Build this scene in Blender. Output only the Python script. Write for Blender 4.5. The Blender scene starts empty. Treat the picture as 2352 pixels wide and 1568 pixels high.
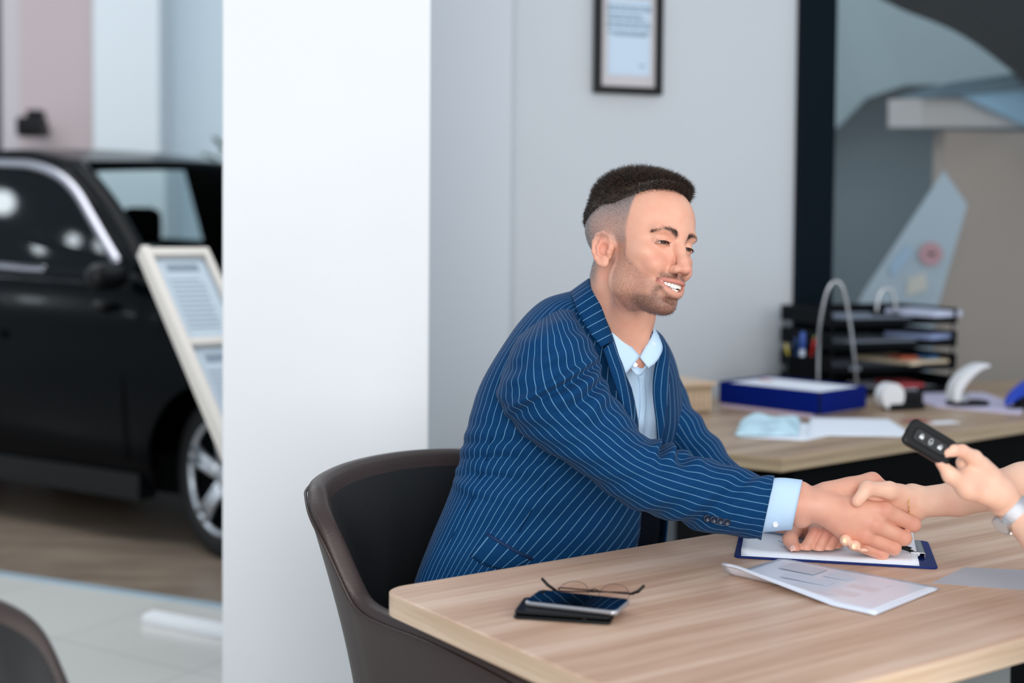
import bpy, bmesh, math, random
import numpy as np
from mathutils import Vector, Matrix
random.seed(4); rng = np.random.default_rng(4)
# ---------------------------------------------------------------- camera, world, lights
PI = math.pi
F = 3200.0; SHY = -0.0574; CAMZ = 1.35
sc = bpy.context.scene
cam_d = bpy.data.cameras.new('camera'); cam = bpy.data.objects.new('camera', cam_d)
sc.collection.objects.link(cam); sc.camera = cam
cam.location = (0, 0, CAMZ)
RM = Matrix.Rotation(math.radians(90-2.4), 3, 'X') @ Matrix.Rotation(math.radians(.5), 3, 'Z')
cam.rotation_euler = RM.to_euler()
cam_d.sensor_width = 36; cam_d.lens = F/2352*36; cam_d.shift_y = SHY
cam_d.clip_start = .05; cam_d.clip_end = 100
cam_d.dof.use_dof = True; cam_d.dof.focus_distance = 2.55; cam_d.dof.aperture_fstop = 1.7
sc.view_settings.view_transform = 'Standard'; sc.view_settings.look = 'None'
sc.view_settings.exposure = 0.42; sc.view_settings.gamma = 1; sc.view_settings.use_curve_mapping = False
#ZOOM

world = bpy.data.worlds.new('daylight'); sc.world = world; world.use_nodes = True
wn = world.node_tree; wn.nodes.clear()
wo = wn.nodes.new('ShaderNodeOutputWorld'); wb = wn.nodes.new('ShaderNodeBackground')
wb.inputs['Color'].default_value = (.80, .90, 1.0, 1); wb.inputs['Strength'].default_value = .54
wn.links.new(wb.outputs[0], wo.inputs[0])

def area(name, loc, target, sx, sy, power, col=(1, 1, 1)):
    l = bpy.data.lights.new(name, 'AREA'); l.shape = 'RECTANGLE'; l.size = sx; l.size_y = sy
    l.energy = power; l.color = col
    o = bpy.data.objects.new(name, l); sc.collection.objects.link(o)
    o.location = loc
    o.rotation_euler = (Vector(target)-Vector(loc)).to_track_quat('-Z', 'Y').to_euler()
    return o
area('window_daylight', (.1, -2.8, 2.1), (.3, 3.2, .9), 3.0, 2.8, 165, (1, .985, .96))
area('side_window_daylight', (3.2, .0, 2.3), (.5, 2.7, 1.0), 1.6, 2.0, 40, (1, .96, .92))

area('showroom_fill_light', (-2.6, 5.6, 4.2), (-2.4, 6.4, 0), 4.0, 2.5, 95, (.97, .99, 1))  # overhead fill, added to brighten the left showroom
area('office_beyond_light', (2.6, 6.6, 3.6), (2.3, 7.4, 1.2), 1.6, 1.2, 22, (1, .98, .95))
# ---------------------------------------------------------------- pixel helpers (photo frame 2352 x 1568)
def ray(px, py):
    return RM @ Vector(((px-1176)/F, (784-py+SHY*2352)/F, -1))
CO = Vector((0, 0, CAMZ))
def P(px, py, Y):
    d = ray(px, py); return CO + d*(Y/d.y)
def G(px, py, z):
    d = ray(px, py); return CO + d*((z-CAMZ)/d.z)
def onplane(px, py, o, n):
    d = ray(px, py); n = Vector(n); return CO + d*((Vector(o)-CO).dot(n)/d.dot(n))

# ---------------------------------------------------------------- object helpers
COL = sc.collection
def tag(o, label=None, cat=None, group=None, kind=None):
    if label: o['label'] = label
    if cat: o['category'] = cat
    if group: o['group'] = group
    if kind: o['kind'] = kind
    return o
def empty(name, loc=(0, 0, 0), rz=0, label=None, cat=None, group=None):
    o = bpy.data.objects.new(name, None); COL.objects.link(o); o.location = loc
    o.rotation_euler = (0, 0, rz); o.empty_display_size = .05
    bpy.context.view_layer.update()
    return tag(o, label, cat, group)
def meshobj(name, verts, faces, mat, parent=None, smooth=True, local=False, attrs=None, mods=None):
    """verts in world space unless local=True (then in the parent's space)."""
    me = bpy.data.meshes.new(name)
    v = np.asarray(verts, dtype=float).reshape(-1, 3)
    if parent is not None and not local:
        inv = np.array(parent_world(parent).inverted())
        v = v @ inv[:3, :3].T + inv[:3, 3]
    me.from_pydata(v.tolist(), [], [list(map(int, f)) for f in faces] if not isinstance(faces, np.ndarray) else faces.tolist())
    me.update()
    if smooth: me.polygons.foreach_set('use_smooth', [True]*len(me.polygons))
    if mat is not None: me.materials.append(mat)
    if attrs:
        for k, a in attrs.items():
            a = np.asarray(a, dtype=np.float32)
            if a.ndim == 1:
                at = me.attributes.new(k, 'FLOAT', 'POINT'); at.data.foreach_set('value', a.ravel())
            else:
                at = me.attributes.new(k, 'FLOAT_VECTOR', 'POINT'); at.data.foreach_set('vector', a.ravel())
    o = bpy.data.objects.new(name, me); COL.objects.link(o)
    if parent is not None: o.parent = parent
    return o
def parent_world(o):
    m = o.matrix_basis.copy(); p = o.parent
    while p is not None: m = p.matrix_basis @ m; p = p.parent
    return m
class MB:
    """collects shapes for ONE mesh object"""
    def __init__(s): s.v = []; s.f = []
    def add(s, v, f):
        k = len(s.v); s.v += [tuple(q) for q in v]; s.f += [[i+k for i in g] for g in f]; return s
    def box(s, c, d, rz=0, M=None):
        v = [];
        for x in (-1, 1):
            for y in (-1, 1):
                for z in (-1, 1):
                    p = Vector((x*d[0]/2, y*d[1]/2, z*d[2]/2))
                    if M is not None: p = M @ p
                    p = Matrix.Rotation(rz, 3, 'Z') @ p
                    v.append(Vector(c)+p)
        return s.add(v, [(0, 1, 3, 2), (4, 6, 7, 5), (0, 4, 5, 1), (2, 3, 7, 6), (0, 2, 6, 4), (1, 5, 7, 3)])
    def prism(s, pts, z0, z1):
        n = len(pts); v = [(p[0], p[1], z0) for p in pts]+[(p[0], p[1], z1) for p in pts]
        f = [list(range(n))[::-1], list(range(n, 2*n))]+[(i, (i+1) % n, (i+1) % n+n, i+n) for i in range(n)]
        return s.add(v, f)
    def slab(s, pts, th):
        """closed 3-D polygon thickened along its normal by th (downwards of normal)"""
        pts = [Vector(p) for p in pts]; n = Vector((0, 0, 0))
        for i in range(len(pts)): n += (pts[i]-pts[0]).cross(pts[(i+1) % len(pts)]-pts[0])
        n.normalize(); m = len(pts)
        v = pts+[p-n*th for p in pts]
        return s.add(v, [list(range(m)), list(range(m, 2*m))[::-1]]+[(i, i+m, (i+1) % m+m, (i+1) % m) for i in range(m)])
    def tube(s, path, r, n=10, cap=True, closed=False):
        path = [Vector(p) for p in path]; m = len(path)
        rs = r if hasattr(r, '__len__') else [r]*m
        k0 = len(s.v); up = None; rings = []
        for i, p in enumerate(path):
            if closed: t = path[(i+1) % m]-path[i-1]
            else: t = path[min(i+1, m-1)]-path[max(i-1, 0)]
            t = t.normalized() if t.length > 1e-9 else Vector((0, 0, 1))
            if up is None:
                up = Vector((0, 0, 1)) if abs(t.z) < .9 else Vector((1, 0, 0))
            a = (up-t*up.dot(t)).normalized(); b = t.cross(a); up = a
            rings.append([p+(a*math.cos(2*PI*j/n)+b*math.sin(2*PI*j/n))*rs[i] for j in range(n)])
        v = [q for rr in rings for q in rr]; f = []
        for i in range(m if closed else m-1):
            for j in range(n):
                f.append((i*n+j, i*n+(j+1) % n, ((i+1) % m)*n+(j+1) % n, ((i+1) % m)*n+j))
        if cap and not closed: f += [list(range(n))[::-1], list(range((m-1)*n, m*n))]
        return s.add(v, f)
    def lathe(s, prof, c=(0, 0, 0), n=32, M=None):
        v = []
        for (r, z) in prof:
            for j in range(n):
                p = Vector((r*math.cos(2*PI*j/n), r*math.sin(2*PI*j/n), z))
                if M is not None: p = M @ p
                v.append(Vector(c)+p)
        f = []
        for i in range(len(prof)-1):
            for j in range(n): f.append((i*n+j, i*n+(j+1) % n, (i+1)*n+(j+1) % n, (i+1)*n+j))
        f += [list(range(n))[::-1], list(range((len(prof)-1)*n, len(prof)*n))]
        return s.add(v, f)
    def build(s, name, mat, parent=None, smooth=False, bevel=0, seg=2, local=False, sub=0):
        o = meshobj(name, s.v, s.f, mat, parent, smooth, local)
        bm = bmesh.new(); bm.from_mesh(o.data); bmesh.ops.recalc_face_normals(bm, faces=bm.faces); bm.to_mesh(o.data); bm.free()
        if bevel:
            m = o.modifiers.new('b', 'BEVEL'); m.width = bevel; m.segments = seg; m.limit_method = 'ANGLE'; m.angle_limit = math.radians(35)
            o.data.polygons.foreach_set('use_smooth', [True]*len(o.data.polygons))
            w = o.modifiers.new('w', 'WEIGHTED_NORMAL'); w.keep_sharp = True
        if sub:
            m = o.modifiers.new('s', 'SUBSURF'); m.levels = sub; m.render_levels = sub
        return o
def catmull(pts, n):
    """smooth resampling of a polyline (any dimension) to n points per span"""
    p = np.asarray(pts, float); q = np.vstack([2*p[0]-p[1], p, 2*p[-1]-p[-2]]); out = []
    for i in range(1, len(q)-2):
        for t in np.arange(n)/n:
            a, b, c, d = q[i-1], q[i], q[i+1], q[i+2]
            out.append(.5*((2*b)+(c-a)*t+(2*a-5*b+4*c-d)*t*t+(3*b-a-3*c+d)*t**3))
    out.append(p[-1]); return np.array(out)
def rect(cx, cy, lx, ly, rz, r=0, seg=6):
    """rounded rectangle points"""
    pts = []
    for (sx, sy, a0) in ((1, 1, 0), (-1, 1, 90), (-1, -1, 180), (1, -1, 270)):
        for k in range(seg+1 if r else 1):
            a = math.radians(a0+90*k/seg) if r else 0
            x = sx*(lx/2-r)+(r*math.cos(a) if r else 0); y = sy*(ly/2-r)+(r*math.sin(a) if r else 0)
            pts.append((cx+x*math.cos(rz)-y*math.sin(rz), cy+x*math.sin(rz)+y*math.cos(rz)))
    return pts

# ---------------------------------------------------------------- materials
def s2l(c):
    return tuple((x/255/12.92 if x/255 <= .04045 else ((x/255+.055)/1.055)**2.4) for x in c)
def mat(name, rgb, rough=.5, metal=0, spec=.5, bump=0, bscale=200, var=0, vscale=8, trans=0, ior=1.45, emis=0, coat=0, sss=0, alpha=1, sheen=0):
    m = bpy.data.materials.new(name); m.use_nodes = True; nt = m.node_tree; b = nt.nodes['Principled BSDF']
    c = s2l(rgb)
    b.inputs['Base Color'].default_value = (*c, 1); b.inputs['Roughness'].default_value = rough
    b.inputs['Metallic'].default_value = metal; b.inputs['Specular IOR Level'].default_value = spec
    b.inputs['Transmission Weight'].default_value = trans; b.inputs['IOR'].default_value = ior
    b.inputs['Coat Weight'].default_value = coat; b.inputs['Coat Roughness'].default_value = .03
    b.inputs['Sheen Weight'].default_value = sheen
    if alpha < 1: b.inputs['Alpha'].default_value = alpha
    if sss:
        b.inputs['Subsurface Weight'].default_value = sss; b.inputs['Subsurface Radius'].default_value = (1, .35, .2); b.inputs['Subsurface Scale'].default_value = .006
    if emis: b.inputs['Emission Color'].default_value = (*c, 1); b.inputs['Emission Strength'].default_value = emis
    L = nt.links
    if bump or var:
        tc = nt.nodes.new('ShaderNodeTexCoord')
    if bump:
        n = nt.nodes.new('ShaderNodeTexNoise'); n.inputs['Scale'].default_value = bscale; n.inputs['Detail'].default_value = 4
        L.new(tc.outputs['Object'], n.inputs['Vector'])
        bp = nt.nodes.new('ShaderNodeBump'); bp.inputs['Strength'].default_value = bump; bp.inputs['Distance'].default_value = .002
        L.new(n.outputs['Fac'], bp.inputs['Height']); L.new(bp.outputs[0], b.inputs['Normal'])
    if var:
        n = nt.nodes.new('ShaderNodeTexNoise'); n.inputs['Scale'].default_value = vscale; n.inputs['Detail'].default_value = 5
        L.new(tc.outputs['Object'], n.inputs['Vector'])
        r = nt.nodes.new('ShaderNodeValToRGB'); e = r.color_ramp.elements
        e[0].position = .3; e[1].position = .7
        e[0].color = (*[x*(1-var) for x in c], 1); e[1].color = (*[min(1, x*(1+var)) for x in c], 1)
        L.new(n.outputs['Fac'], r.inputs[0]); L.new(r.outputs[0], b.inputs['Base Color'])
    return m
def wood(name, c1, c2, c3, scale=(1.2, 26, 26), rough=.42):
    m = bpy.data.materials.new(name); m.use_nodes = True; nt = m.node_tree; b = nt.nodes['Principled BSDF']; L = nt.links
    tc = nt.nodes.new('ShaderNodeTexCoord'); mp = nt.nodes.new('ShaderNodeMapping'); mp.inputs['Scale'].default_value = scale
    L.new(tc.outputs['Object'], mp.inputs[0])
    n = nt.nodes.new('ShaderNodeTexNoise'); n.inputs['Scale'].default_value = 1; n.inputs['Detail'].default_value = 6; n.inputs['Roughness'].default_value = .54
    n2 = nt.nodes.new('ShaderNodeTexNoise'); n2.inputs['Scale'].default_value = 5; n2.inputs['Detail'].default_value = 5
    L.new(mp.outputs[0], n.inputs['Vector']); L.new(mp.outputs[0], n2.inputs['Vector'])
    mx = nt.nodes.new('ShaderNodeMath'); mx.operation = 'MULTIPLY_ADD'; mx.inputs[1].default_value = .35
    L.new(n2.outputs['Fac'], mx.inputs[0]); L.new(n.outputs['Fac'], mx.inputs[2])
    r = nt.nodes.new('ShaderNodeValToRGB'); e = r.color_ramp.elements
    e[0].position = .5; e[0].color = (*s2l(c1), 1); e[1].position = .84; e[1].color = (*s2l(c3), 1)
    k = e.new(.67); k.color = (*s2l(c2), 1)
    L.new(mx.outputs[0], r.inputs[0]); L.new(r.outputs[0], b.inputs['Base Color']); b.inputs['Roughness'].default_value = rough
    bp = nt.nodes.new('ShaderNodeBump'); bp.inputs['Strength'].default_value = .12; bp.inputs['Distance'].default_value = .001
    L.new(mx.outputs[0], bp.inputs['Height']); L.new(bp.outputs[0], b.inputs['Normal'])
    return m
M = {}
M['pillar'] = mat('white_plaster', (230, 232, 235), .8, var=.012, vscale=2, bump=.08, bscale=60)
M['wall'] = mat('grey_plaster', (196, 201, 207), .8, var=.01, vscale=3)
M['wallshaded'] = mat('grey_plaster_shaded', (192, 198, 205), .8)  # same plaster, slightly darker: the pilaster's dimmer lighting put into its colour
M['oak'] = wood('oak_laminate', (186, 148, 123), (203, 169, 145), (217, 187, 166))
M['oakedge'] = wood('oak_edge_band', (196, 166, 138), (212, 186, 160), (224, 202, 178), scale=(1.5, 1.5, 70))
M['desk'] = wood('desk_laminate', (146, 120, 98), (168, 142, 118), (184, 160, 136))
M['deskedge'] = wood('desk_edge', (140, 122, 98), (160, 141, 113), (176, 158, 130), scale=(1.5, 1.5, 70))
M['leather'] = mat('brown_leather', (56, 45, 43), .38, bump=.35, bscale=420, spec=.5)
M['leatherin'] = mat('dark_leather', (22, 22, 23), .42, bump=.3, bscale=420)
M['stitch'] = mat('stitching', (88, 72, 68), .7)
M['blackmetal'] = mat('black_metal', (8, 12, 16), .5, spec=.2)
M['blackplastic'] = mat('black_plastic', (9, 10, 13), .4, spec=.3)
M['black'] = mat('matte_black', (5, 7, 9), .8, spec=.08)
M['steel'] = mat('brushed_steel', (190, 192, 196), .28, metal=1)
M['chrome'] = mat('satin_chrome', (158, 158, 166), .28, metal=1)
M['paper'] = mat('white_paper', (232, 238, 248), .8)
M['papergrey'] = mat('grey_paper', (176, 178, 186), .8)
M['navy'] = mat('navy_board', (6, 34, 104), .5, spec=.2)
M['bluebox'] = mat('blue_box_card', (1, 24, 104), .6, spec=.08)
M['white'] = mat('white_plastic', (226, 228, 232), .45)
M['cream'] = mat('cream_frame', (218, 211, 203), .55)
M['darkframe'] = mat('dark_window_frame', (3, 16, 26), .5, spec=.1)
M['glass'] = mat('clear_glass', (235, 245, 250), .04, trans=1, ior=1.45)
M['carpaint'] = mat('black_car_paint', (3, 5, 8), .2, coat=.03, spec=.07)
M['windscreen'] = mat('windscreen_glass', (196, 224, 226), .02, trans=1, ior=1.02, spec=.3)
M['carglass'] = mat('dark_tinted_glass', (6, 13, 16), .04, spec=.10)
M['rubber'] = mat('tyre_rubber', (16, 18, 20), .75)
M['alloy'] = mat('alloy_rim', (198, 204, 212), .3, metal=.75)
# ---------------------------------------------------------------- the setting
def struct(name, mb, m, **k):
    o = mb.build(name, m, **k); o['kind'] = 'structure'; return o
def tile_mat():
    m = bpy.data.materials.new('floor_tiles'); m.use_nodes = True; nt = m.node_tree; b = nt.nodes['Principled BSDF']; L = nt.links
    tc = nt.nodes.new('ShaderNodeTexCoord'); mp = nt.nodes.new('ShaderNodeMapping'); mp.inputs['Rotation'].default_value = (0, 0, math.radians(32)); L.new(tc.outputs['Object'], mp.inputs[0])
    br = nt.nodes.new('ShaderNodeTexBrick'); br.offset = 0; br.inputs['Scale'].default_value = 1; br.inputs['Brick Width'].default_value = .6; br.inputs['Row Height'].default_value = .6
    br.inputs['Mortar Size'].default_value = .004; br.inputs['Color1'].default_value = (*s2l((196, 196, 192)), 1); br.inputs['Color2'].default_value = (*s2l((191, 191, 187)), 1); br.inputs['Mortar'].default_value = (*s2l((176, 176, 172)), 1)
    L.new(mp.outputs[0], br.inputs['Vector']); L.new(br.outputs['Color'], b.inputs['Base Color']); b.inputs['Roughness'].default_value = .25
    return m
M['tile'] = tile_mat()
struct('floor', MB().prism([(-9, -4), (7, -4), (7, 14), (-9, 14)], -.05, 0), M['tile'])
# raised brown showroom floor the cars stand on, with a pale blue edge strip
e0 = G(0, 1322, 0); e1 = G(500, 1396, 0); ed = (e1-e0).normalized(); en = Vector((-ed.y, ed.x, 0))
if en.y < 0: en = -en
M['brownfloor'] = wood('brown_showroom_floor', (108, 95, 84), (124, 110, 97), (138, 124, 110), scale=(2, 12, 12), rough=.3)
a = e0-ed*4; b_ = e1+ed*1.0
struct('floor_showroom', MB().prism([(p.x, p.y) for p in (a+en*.03, b_+en*.03, b_+en*6.5, a+en*6.5)], 0, .004), M['brownfloor'])
struct('trim_1', MB().prism([(p.x, p.y) for p in (a, b_, b_+en*.035, a+en*.035)], 0, .006), mat('pale_blue_strip', (150, 172, 186), .4))
# main wall: plane through W0, direction WD, its face towards the camera
W0 = Vector((0, 5.0, 0)); WD = Vector((.945, .326, 0)).normalized(); WN = Vector((WD.y, -WD.x, 0))
def onwall(px, py, off=0): return onplane(px, py, W0+WN*off, WN)
def wseg(x0, x1, off=0):
    a = onwall(x0, 515, off); b = onwall(x1, 515, off); a.z = b.z = 0; return a, b
H = 3.3
def wall(name, a, b, th, m, z0=0, z1=H):
    n = Vector((b.y-a.y, a.x-b.x, 0)).normalized()   # towards the camera for a left of b
    return struct(name, MB().prism([(p.x, p.y) for p in (a, b, b-n*th, a-n*th)], z0, z1), m)
a, b = wseg(1100, 1832); wall('wall_back', a, b, .12, M['wall'])
a, b = wseg(900, 1172, .14); wall('wall_pilaster', a, b, .14, M['wallshaded'])
# the white pillar
pl = P(511, 784, 3.6); pl.z = 0; pd = Vector((.985, .17, 0)).normalized(); pn = Vector((pd.y, -pd.x, 0))
pr = onplane(985, 784, pl, pn); pr.z = 0
struct('wall_pillar', MB().prism([(p.x, p.y) for p in (pl, pr, pr-pn*.55, pl-pn*.55)], 0, H), M['pillar'], bevel=.004)
# glass partition right of the wall: dark post, sill rail and pane
a, b = wseg(1832, 1916, .03)
struct('window_1', MB().prism([(p.x, p.y) for p in (a, b, b-WN*.09, a-WN*.09)], 0, H), M['darkframe'], bevel=.006)
a, b = wseg(1916, 2900, .0)
gl = struct('window_2', MB().prism([(p.x, p.y) for p in (a, b, b-WN*.008, a-WN*.008)], .62, H), mat('partition_glass', (196, 206, 212), .08, spec=.25, alpha=.03))  # pale colour at slight alpha lays a reflection haze on the pane
struct('trim_2', MB().prism([(p.x, p.y) for p in (a+WN*.02, b+WN*.02, b-WN*.06, a-WN*.06)], 0, .62), M['darkframe'], bevel=.004)
# room beyond the glass
BB = Vector((0, 7.4, 0))
def onback(px, py, Y): return P(px, py, Y)
a = P(1700, 515, 8.2); b = P(2330, 515, 8.6); a.z = b.z = 0; b = b+(b-a)*2
wall('wall_beyond', a, b, .1, mat('teal_grey_wall', (88, 103, 111), .8))
q = [P(1860, 345, 8.0), P(1935, 282, 8.0), P(1990, 225, 8.0), P(2080, 195, 8.05), P(2400, 190, 8.1), P(2900, 150, 8.2), P(2900, -400, 8.2), P(1800, -400, 8.0)]
struct('trim_6', MB().slab(q, .12), mat('teal_soffit', (116, 136, 144), .8))
a = P(2165, 515, 6.6); b = P(3200, 515, 6.9); a.z = b.z = 0
zt = P(2170, 300, 6.6).z
wall('wall_partition', a, b, .12, mat('taupe_partition', (152, 143, 135), .8), 0, zt)
# pale ledge slab and blue glazed panel resting over the partition
q = [P(2118, 225, 6.5), P(2118, 292, 6.5), P(2420, 292, 6.7), P(2215, 226, 6.55)]
struct('trim_3', MB().slab(q, .3), mat('pale_beam', (172, 172, 172), .7))
q = [P(2200, 214, 6.42), P(2360, 290, 6.5), P(2700, 400, 6.6), P(2700, 130, 6.6), P(2352, 195, 6.5)]
struct('window_3', MB().slab(q, .03), mat('blue_panel', (140, 182, 212), .5))
q = [P(2060, 222, 6.3), P(2130, 225, 6.3), P(2352, 205, 6.35), P(2700, 170, 6.4), P(2700, 90, 6.4), P(2352, 165, 6.35), P(2180, 190, 6.3)]
struct('trim_4', MB().slab(q, .05), mat('slate_band', (74, 102, 118), .7))
# black rounded bulkhead at the top right
arc = [P(x, y, 5.9) for x, y in catmull([(2060, -40), (2130, -5), (2200, 22), (2270, 55), (2352, 112), (2450, 200), (2600, 400)], 5)]+[P(2900, 400, 5.9), P(2900, -300, 5.9), P(2060, -300, 5.9)]
struct('trim_5', MB().slab(arc, .35), M['black'])
# far showroom wall on the left
a = P(-500, 515, 9.6); b = P(12, 515, 9.6); a.z = b.z = 0; wall('wall_dark', a, b, .1, mat('dark_panel', (60, 62, 68), .7), 0, 4)
a = P(6, 515, 9.5); b = P(46, 515, 9.5); a.z = b.z = 0; wall('wall_strip', a, b, .08, mat('pinkish_panel_light', (196, 188, 194), .6), 0, 4)
a = P(46, 515, 9.5); b = P(222, 515, 9.5); a.z = b.z = 0; wall('wall_left', a, b, .1, mat('pinkish_panel', (192, 178, 180), .7), 0, 4)
a = P(216, 515, 9.2); b = P(366, 515, 9.2); a.z = b.z = 0; wall('wall_column', a, b, .5, mat('pale_column', (214, 222, 228), .7), 0, 4)
a = P(362, 515, 9.6); b = P(1100, 515, 9.6); a.z = b.z = 0; wall('wall_showroom', a, b, .1, mat('pale_blue_wall', (200, 216, 226), .6), 0, 4)
# ---------------------------------------------------------------- black box on a bracket + plant at the far wall
c = P(74, 292, 9.2)
sp = empty('wall_speaker', (c.x, c.y+.1, c.z), label='small black speaker box mounted on the pinkish far wall', cat='speaker')
MB().box((c.x, c.y, c.z), (.17, .16, .13)).build('cabinet', M['blackplastic'], sp, bevel=.02)
MB().box((c.x+.01, c.y+.04, c.z+.085), (.10, .1, .06)).box((c.x, c.y+.19, c.z), (.04, .26, .04)).build('bracket', M['blackmetal'], sp, bevel=.01)
pb = P(515, 600, 8.6); pt = empty('potted_plant', (pb.x, pb.y, 0), label='green potted plant just showing beside the white pillar behind the cars', cat='plant')
MB().lathe([(.14, 0), (.19, .36), (.2, .4), (.17, .4), (.16, .36)], (pb.x, pb.y, 0)).build('pot', M['white'], pt, smooth=True)
MB().tube([(pb.x, pb.y, .3), (pb.x+.02, pb.y, 1.2), (pb.x, pb.y, 1.7)], [.02, .015, .008]).build('stem', mat('stem', (84, 70, 48), .8), pt, smooth=True)
lf = MB()
for i in range(120):
    h = random.uniform(.9, 1.86); an = random.uniform(0, 2*PI); r = random.uniform(.05, .26)*(1.1-abs(h-1.4)*.9)
    c0 = Vector((pb.x, pb.y, h-.08)); c1 = c0+Vector((math.cos(an)*r, math.sin(an)*r, random.uniform(-.02, .1)))
    sd = Vector((-math.sin(an), math.cos(an), 0))*.022; md = c0.lerp(c1, .6)+Vector((0, 0, .02))
    lf.add([c0, md-sd, c1, md+sd, md+Vector((0, 0, .008))], [(0, 1, 4), (1, 2, 4), (2, 3, 4), (3, 0, 4)])
lf.build('foliage', mat('leaf_green', (72, 98, 60), .6), pt)

# ---------------------------------------------------------------- framed certificate on the wall
f = [onwall(1367, -150, .02), onwall(1533, -150, .02)]
tl, tr_, br_, bl = onwall(1374, -140, .022), onwall(1534, -140, .022), onwall(1519, 220, .022), onwall(1364, 212, .022)
# true vertical rectangle: width from the bottom edge
w_ = (br_-bl).length; zb = (br_.z+bl.z)/2; cx = (bl+br_)/2; hh = w_*1.45
cert = empty('picture_frame', (cx.x, cx.y, zb), math.atan2(WD.y, WD.x), label='black picture frame holding a printed certificate on the grey wall', cat='picture frame')
fr = MB(); t = .026
fr.box((-w_/2+t/2, 0, hh/2), (t, .03, hh)).box((w_/2-t/2, 0, hh/2), (t, .03, hh)).box((0, 0, t/2), (w_-2*t, .03, t)).box((0, 0, hh-t/2), (w_-2*t, .03, t))
fr.build('frame', M['blackplastic'], cert, local=True, bevel=.003)
MB().box((0, .006, hh/2), (w_-2*t, .004, hh-2*t)).build('mat_board', mat('mat_board', (200, 196, 200), .8), cert, local=True)
MB().box((.004, .002, hh/2+.012), (w_-2*t-.05, .003, hh-2*t-.06)).build('certificate', mat('certificate_paper', (196, 214, 232), .7), cert, local=True)
tx = MB(); 
for k, (z, x0, x1) in enumerate(((.292, -.085, .085), (.281, -.085, .08), (.262, -.085, .05), (.252, -.08, .06), (.236, -.085, .085), (.226, -.085, .082), (.206, -.082, .075), (.198, -.06, .06), (.096, .045, .065))):
    x = x0
    while x < x1:
        l = random.uniform(.008, .022); tx.box((min(x+l/2, x1), -.0002, z*hh/.36), (l, .001, .0065)); x += l+.004
tx.build('printed_text', mat('print_ink', (112, 140, 158), .8), cert, local=True)

# ---------------------------------------------------------------- the table in front
TX = Vector((.816, .578, 0)).normalized(); TA = math.atan2(TX.y, TX.x); TN = Vector((TX.y, -TX.x, 0))  # TN towards camera
c0 = G(872, 1352, .75); TW = .757; TL = 1.75
tc = c0+TX*(TL/2)+TN*(TW/2)
table = empty('office_table', (tc.x, tc.y, 0), TA, label='light oak office table in front of the man with papers and a phone on it', cat='table')
MB().prism(rect(0, 0, TL, TW, 0, .045), .750-.0385, .750).build('tabletop', M['oak'], table, local=True, bevel=.003, seg=3)
MB().prism(rect(0, 0, TL+.002, TW+.002, 0, .046), .750-.0365, .7482).build('edge_band', M['oakedge'], table, local=True)
for sx in (-1, 1):
    for sy in (-1, 1):
        MB().box((sx*(TL/2-.35 if sx < 0 else TL/2-.12), sy*(TW/2-.1), .355), (.05, .05, .71)).build('leg', M['blackmetal'], table, local=True, bevel=.004)
MB().box((.1, -(TW/2-.1), .69), (TL-.5, .04, .04)).box((.1, TW/2-.1, .69), (TL-.5, .04, .04)).build('frame_rail', M['blackmetal'], table, local=True)

# ---------------------------------------------------------------- the desk behind
k0 = G(1796, 1052, .75); kr = G(2352, 967, .75); kl = G(1672, 1039, .75)
dr = (kr-k0).normalized(); dl = (kl-k0).normalized()
farR = k0+dr*2.3
dn = Vector((-dr.y, dr.x, 0))
kL = G(1500, 1022, .75)
poly = [k0, farR, farR+dn*.62, k0+dr*1.5+dn*.86, G(1440, 925, .75), kL]
desk = empty('corner_desk', (k0.x, k0.y, 0), math.atan2(dr.y, dr.x), label='oak corner desk behind the man loaded with files and trays', cat='desk')
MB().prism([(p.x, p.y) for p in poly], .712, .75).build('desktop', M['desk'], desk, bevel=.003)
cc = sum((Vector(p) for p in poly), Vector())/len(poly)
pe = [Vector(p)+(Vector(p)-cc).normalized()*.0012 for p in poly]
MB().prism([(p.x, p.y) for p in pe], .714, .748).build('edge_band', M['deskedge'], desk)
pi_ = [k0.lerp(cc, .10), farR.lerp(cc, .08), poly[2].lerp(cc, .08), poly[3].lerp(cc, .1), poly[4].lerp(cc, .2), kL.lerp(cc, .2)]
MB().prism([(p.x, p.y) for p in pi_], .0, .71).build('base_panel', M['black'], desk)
# ribbed wooden tray at the desk's rear left
u0 = G(1550, 952, .751); u1 = G(1655, 945, .751); ud = (u1-u0).normalized(); un = Vector((-ud.y, ud.x, 0)); u1 = u0+ud*.15; u0 = u0-ud*.14
ht = .098
org = empty('ribbed_storage_box', (u0.x, u0.y, .751), math.atan2(ud.y, ud.x), label='low pale wooden box with ribbed front at the rear of the desk', cat='storage box')
L_ = (u1-u0).length
MB().box((L_/2, .10, ht/2), (L_, .18, ht-.004)).build('body', M['deskedge'], org, local=True)
MB().box((L_/2, .095, ht-.006), (L_+.01, .20, .012)).build('lid', M['oakedge'], org, local=True, bevel=.002)
rb = MB()
for i in range(int(L_/.02)): rb.box((.012+i*.02, .006, ht/2-.01), (.009, .012, ht-.035))
rb.build('ribs', M['oakedge'], org, local=True)
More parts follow.
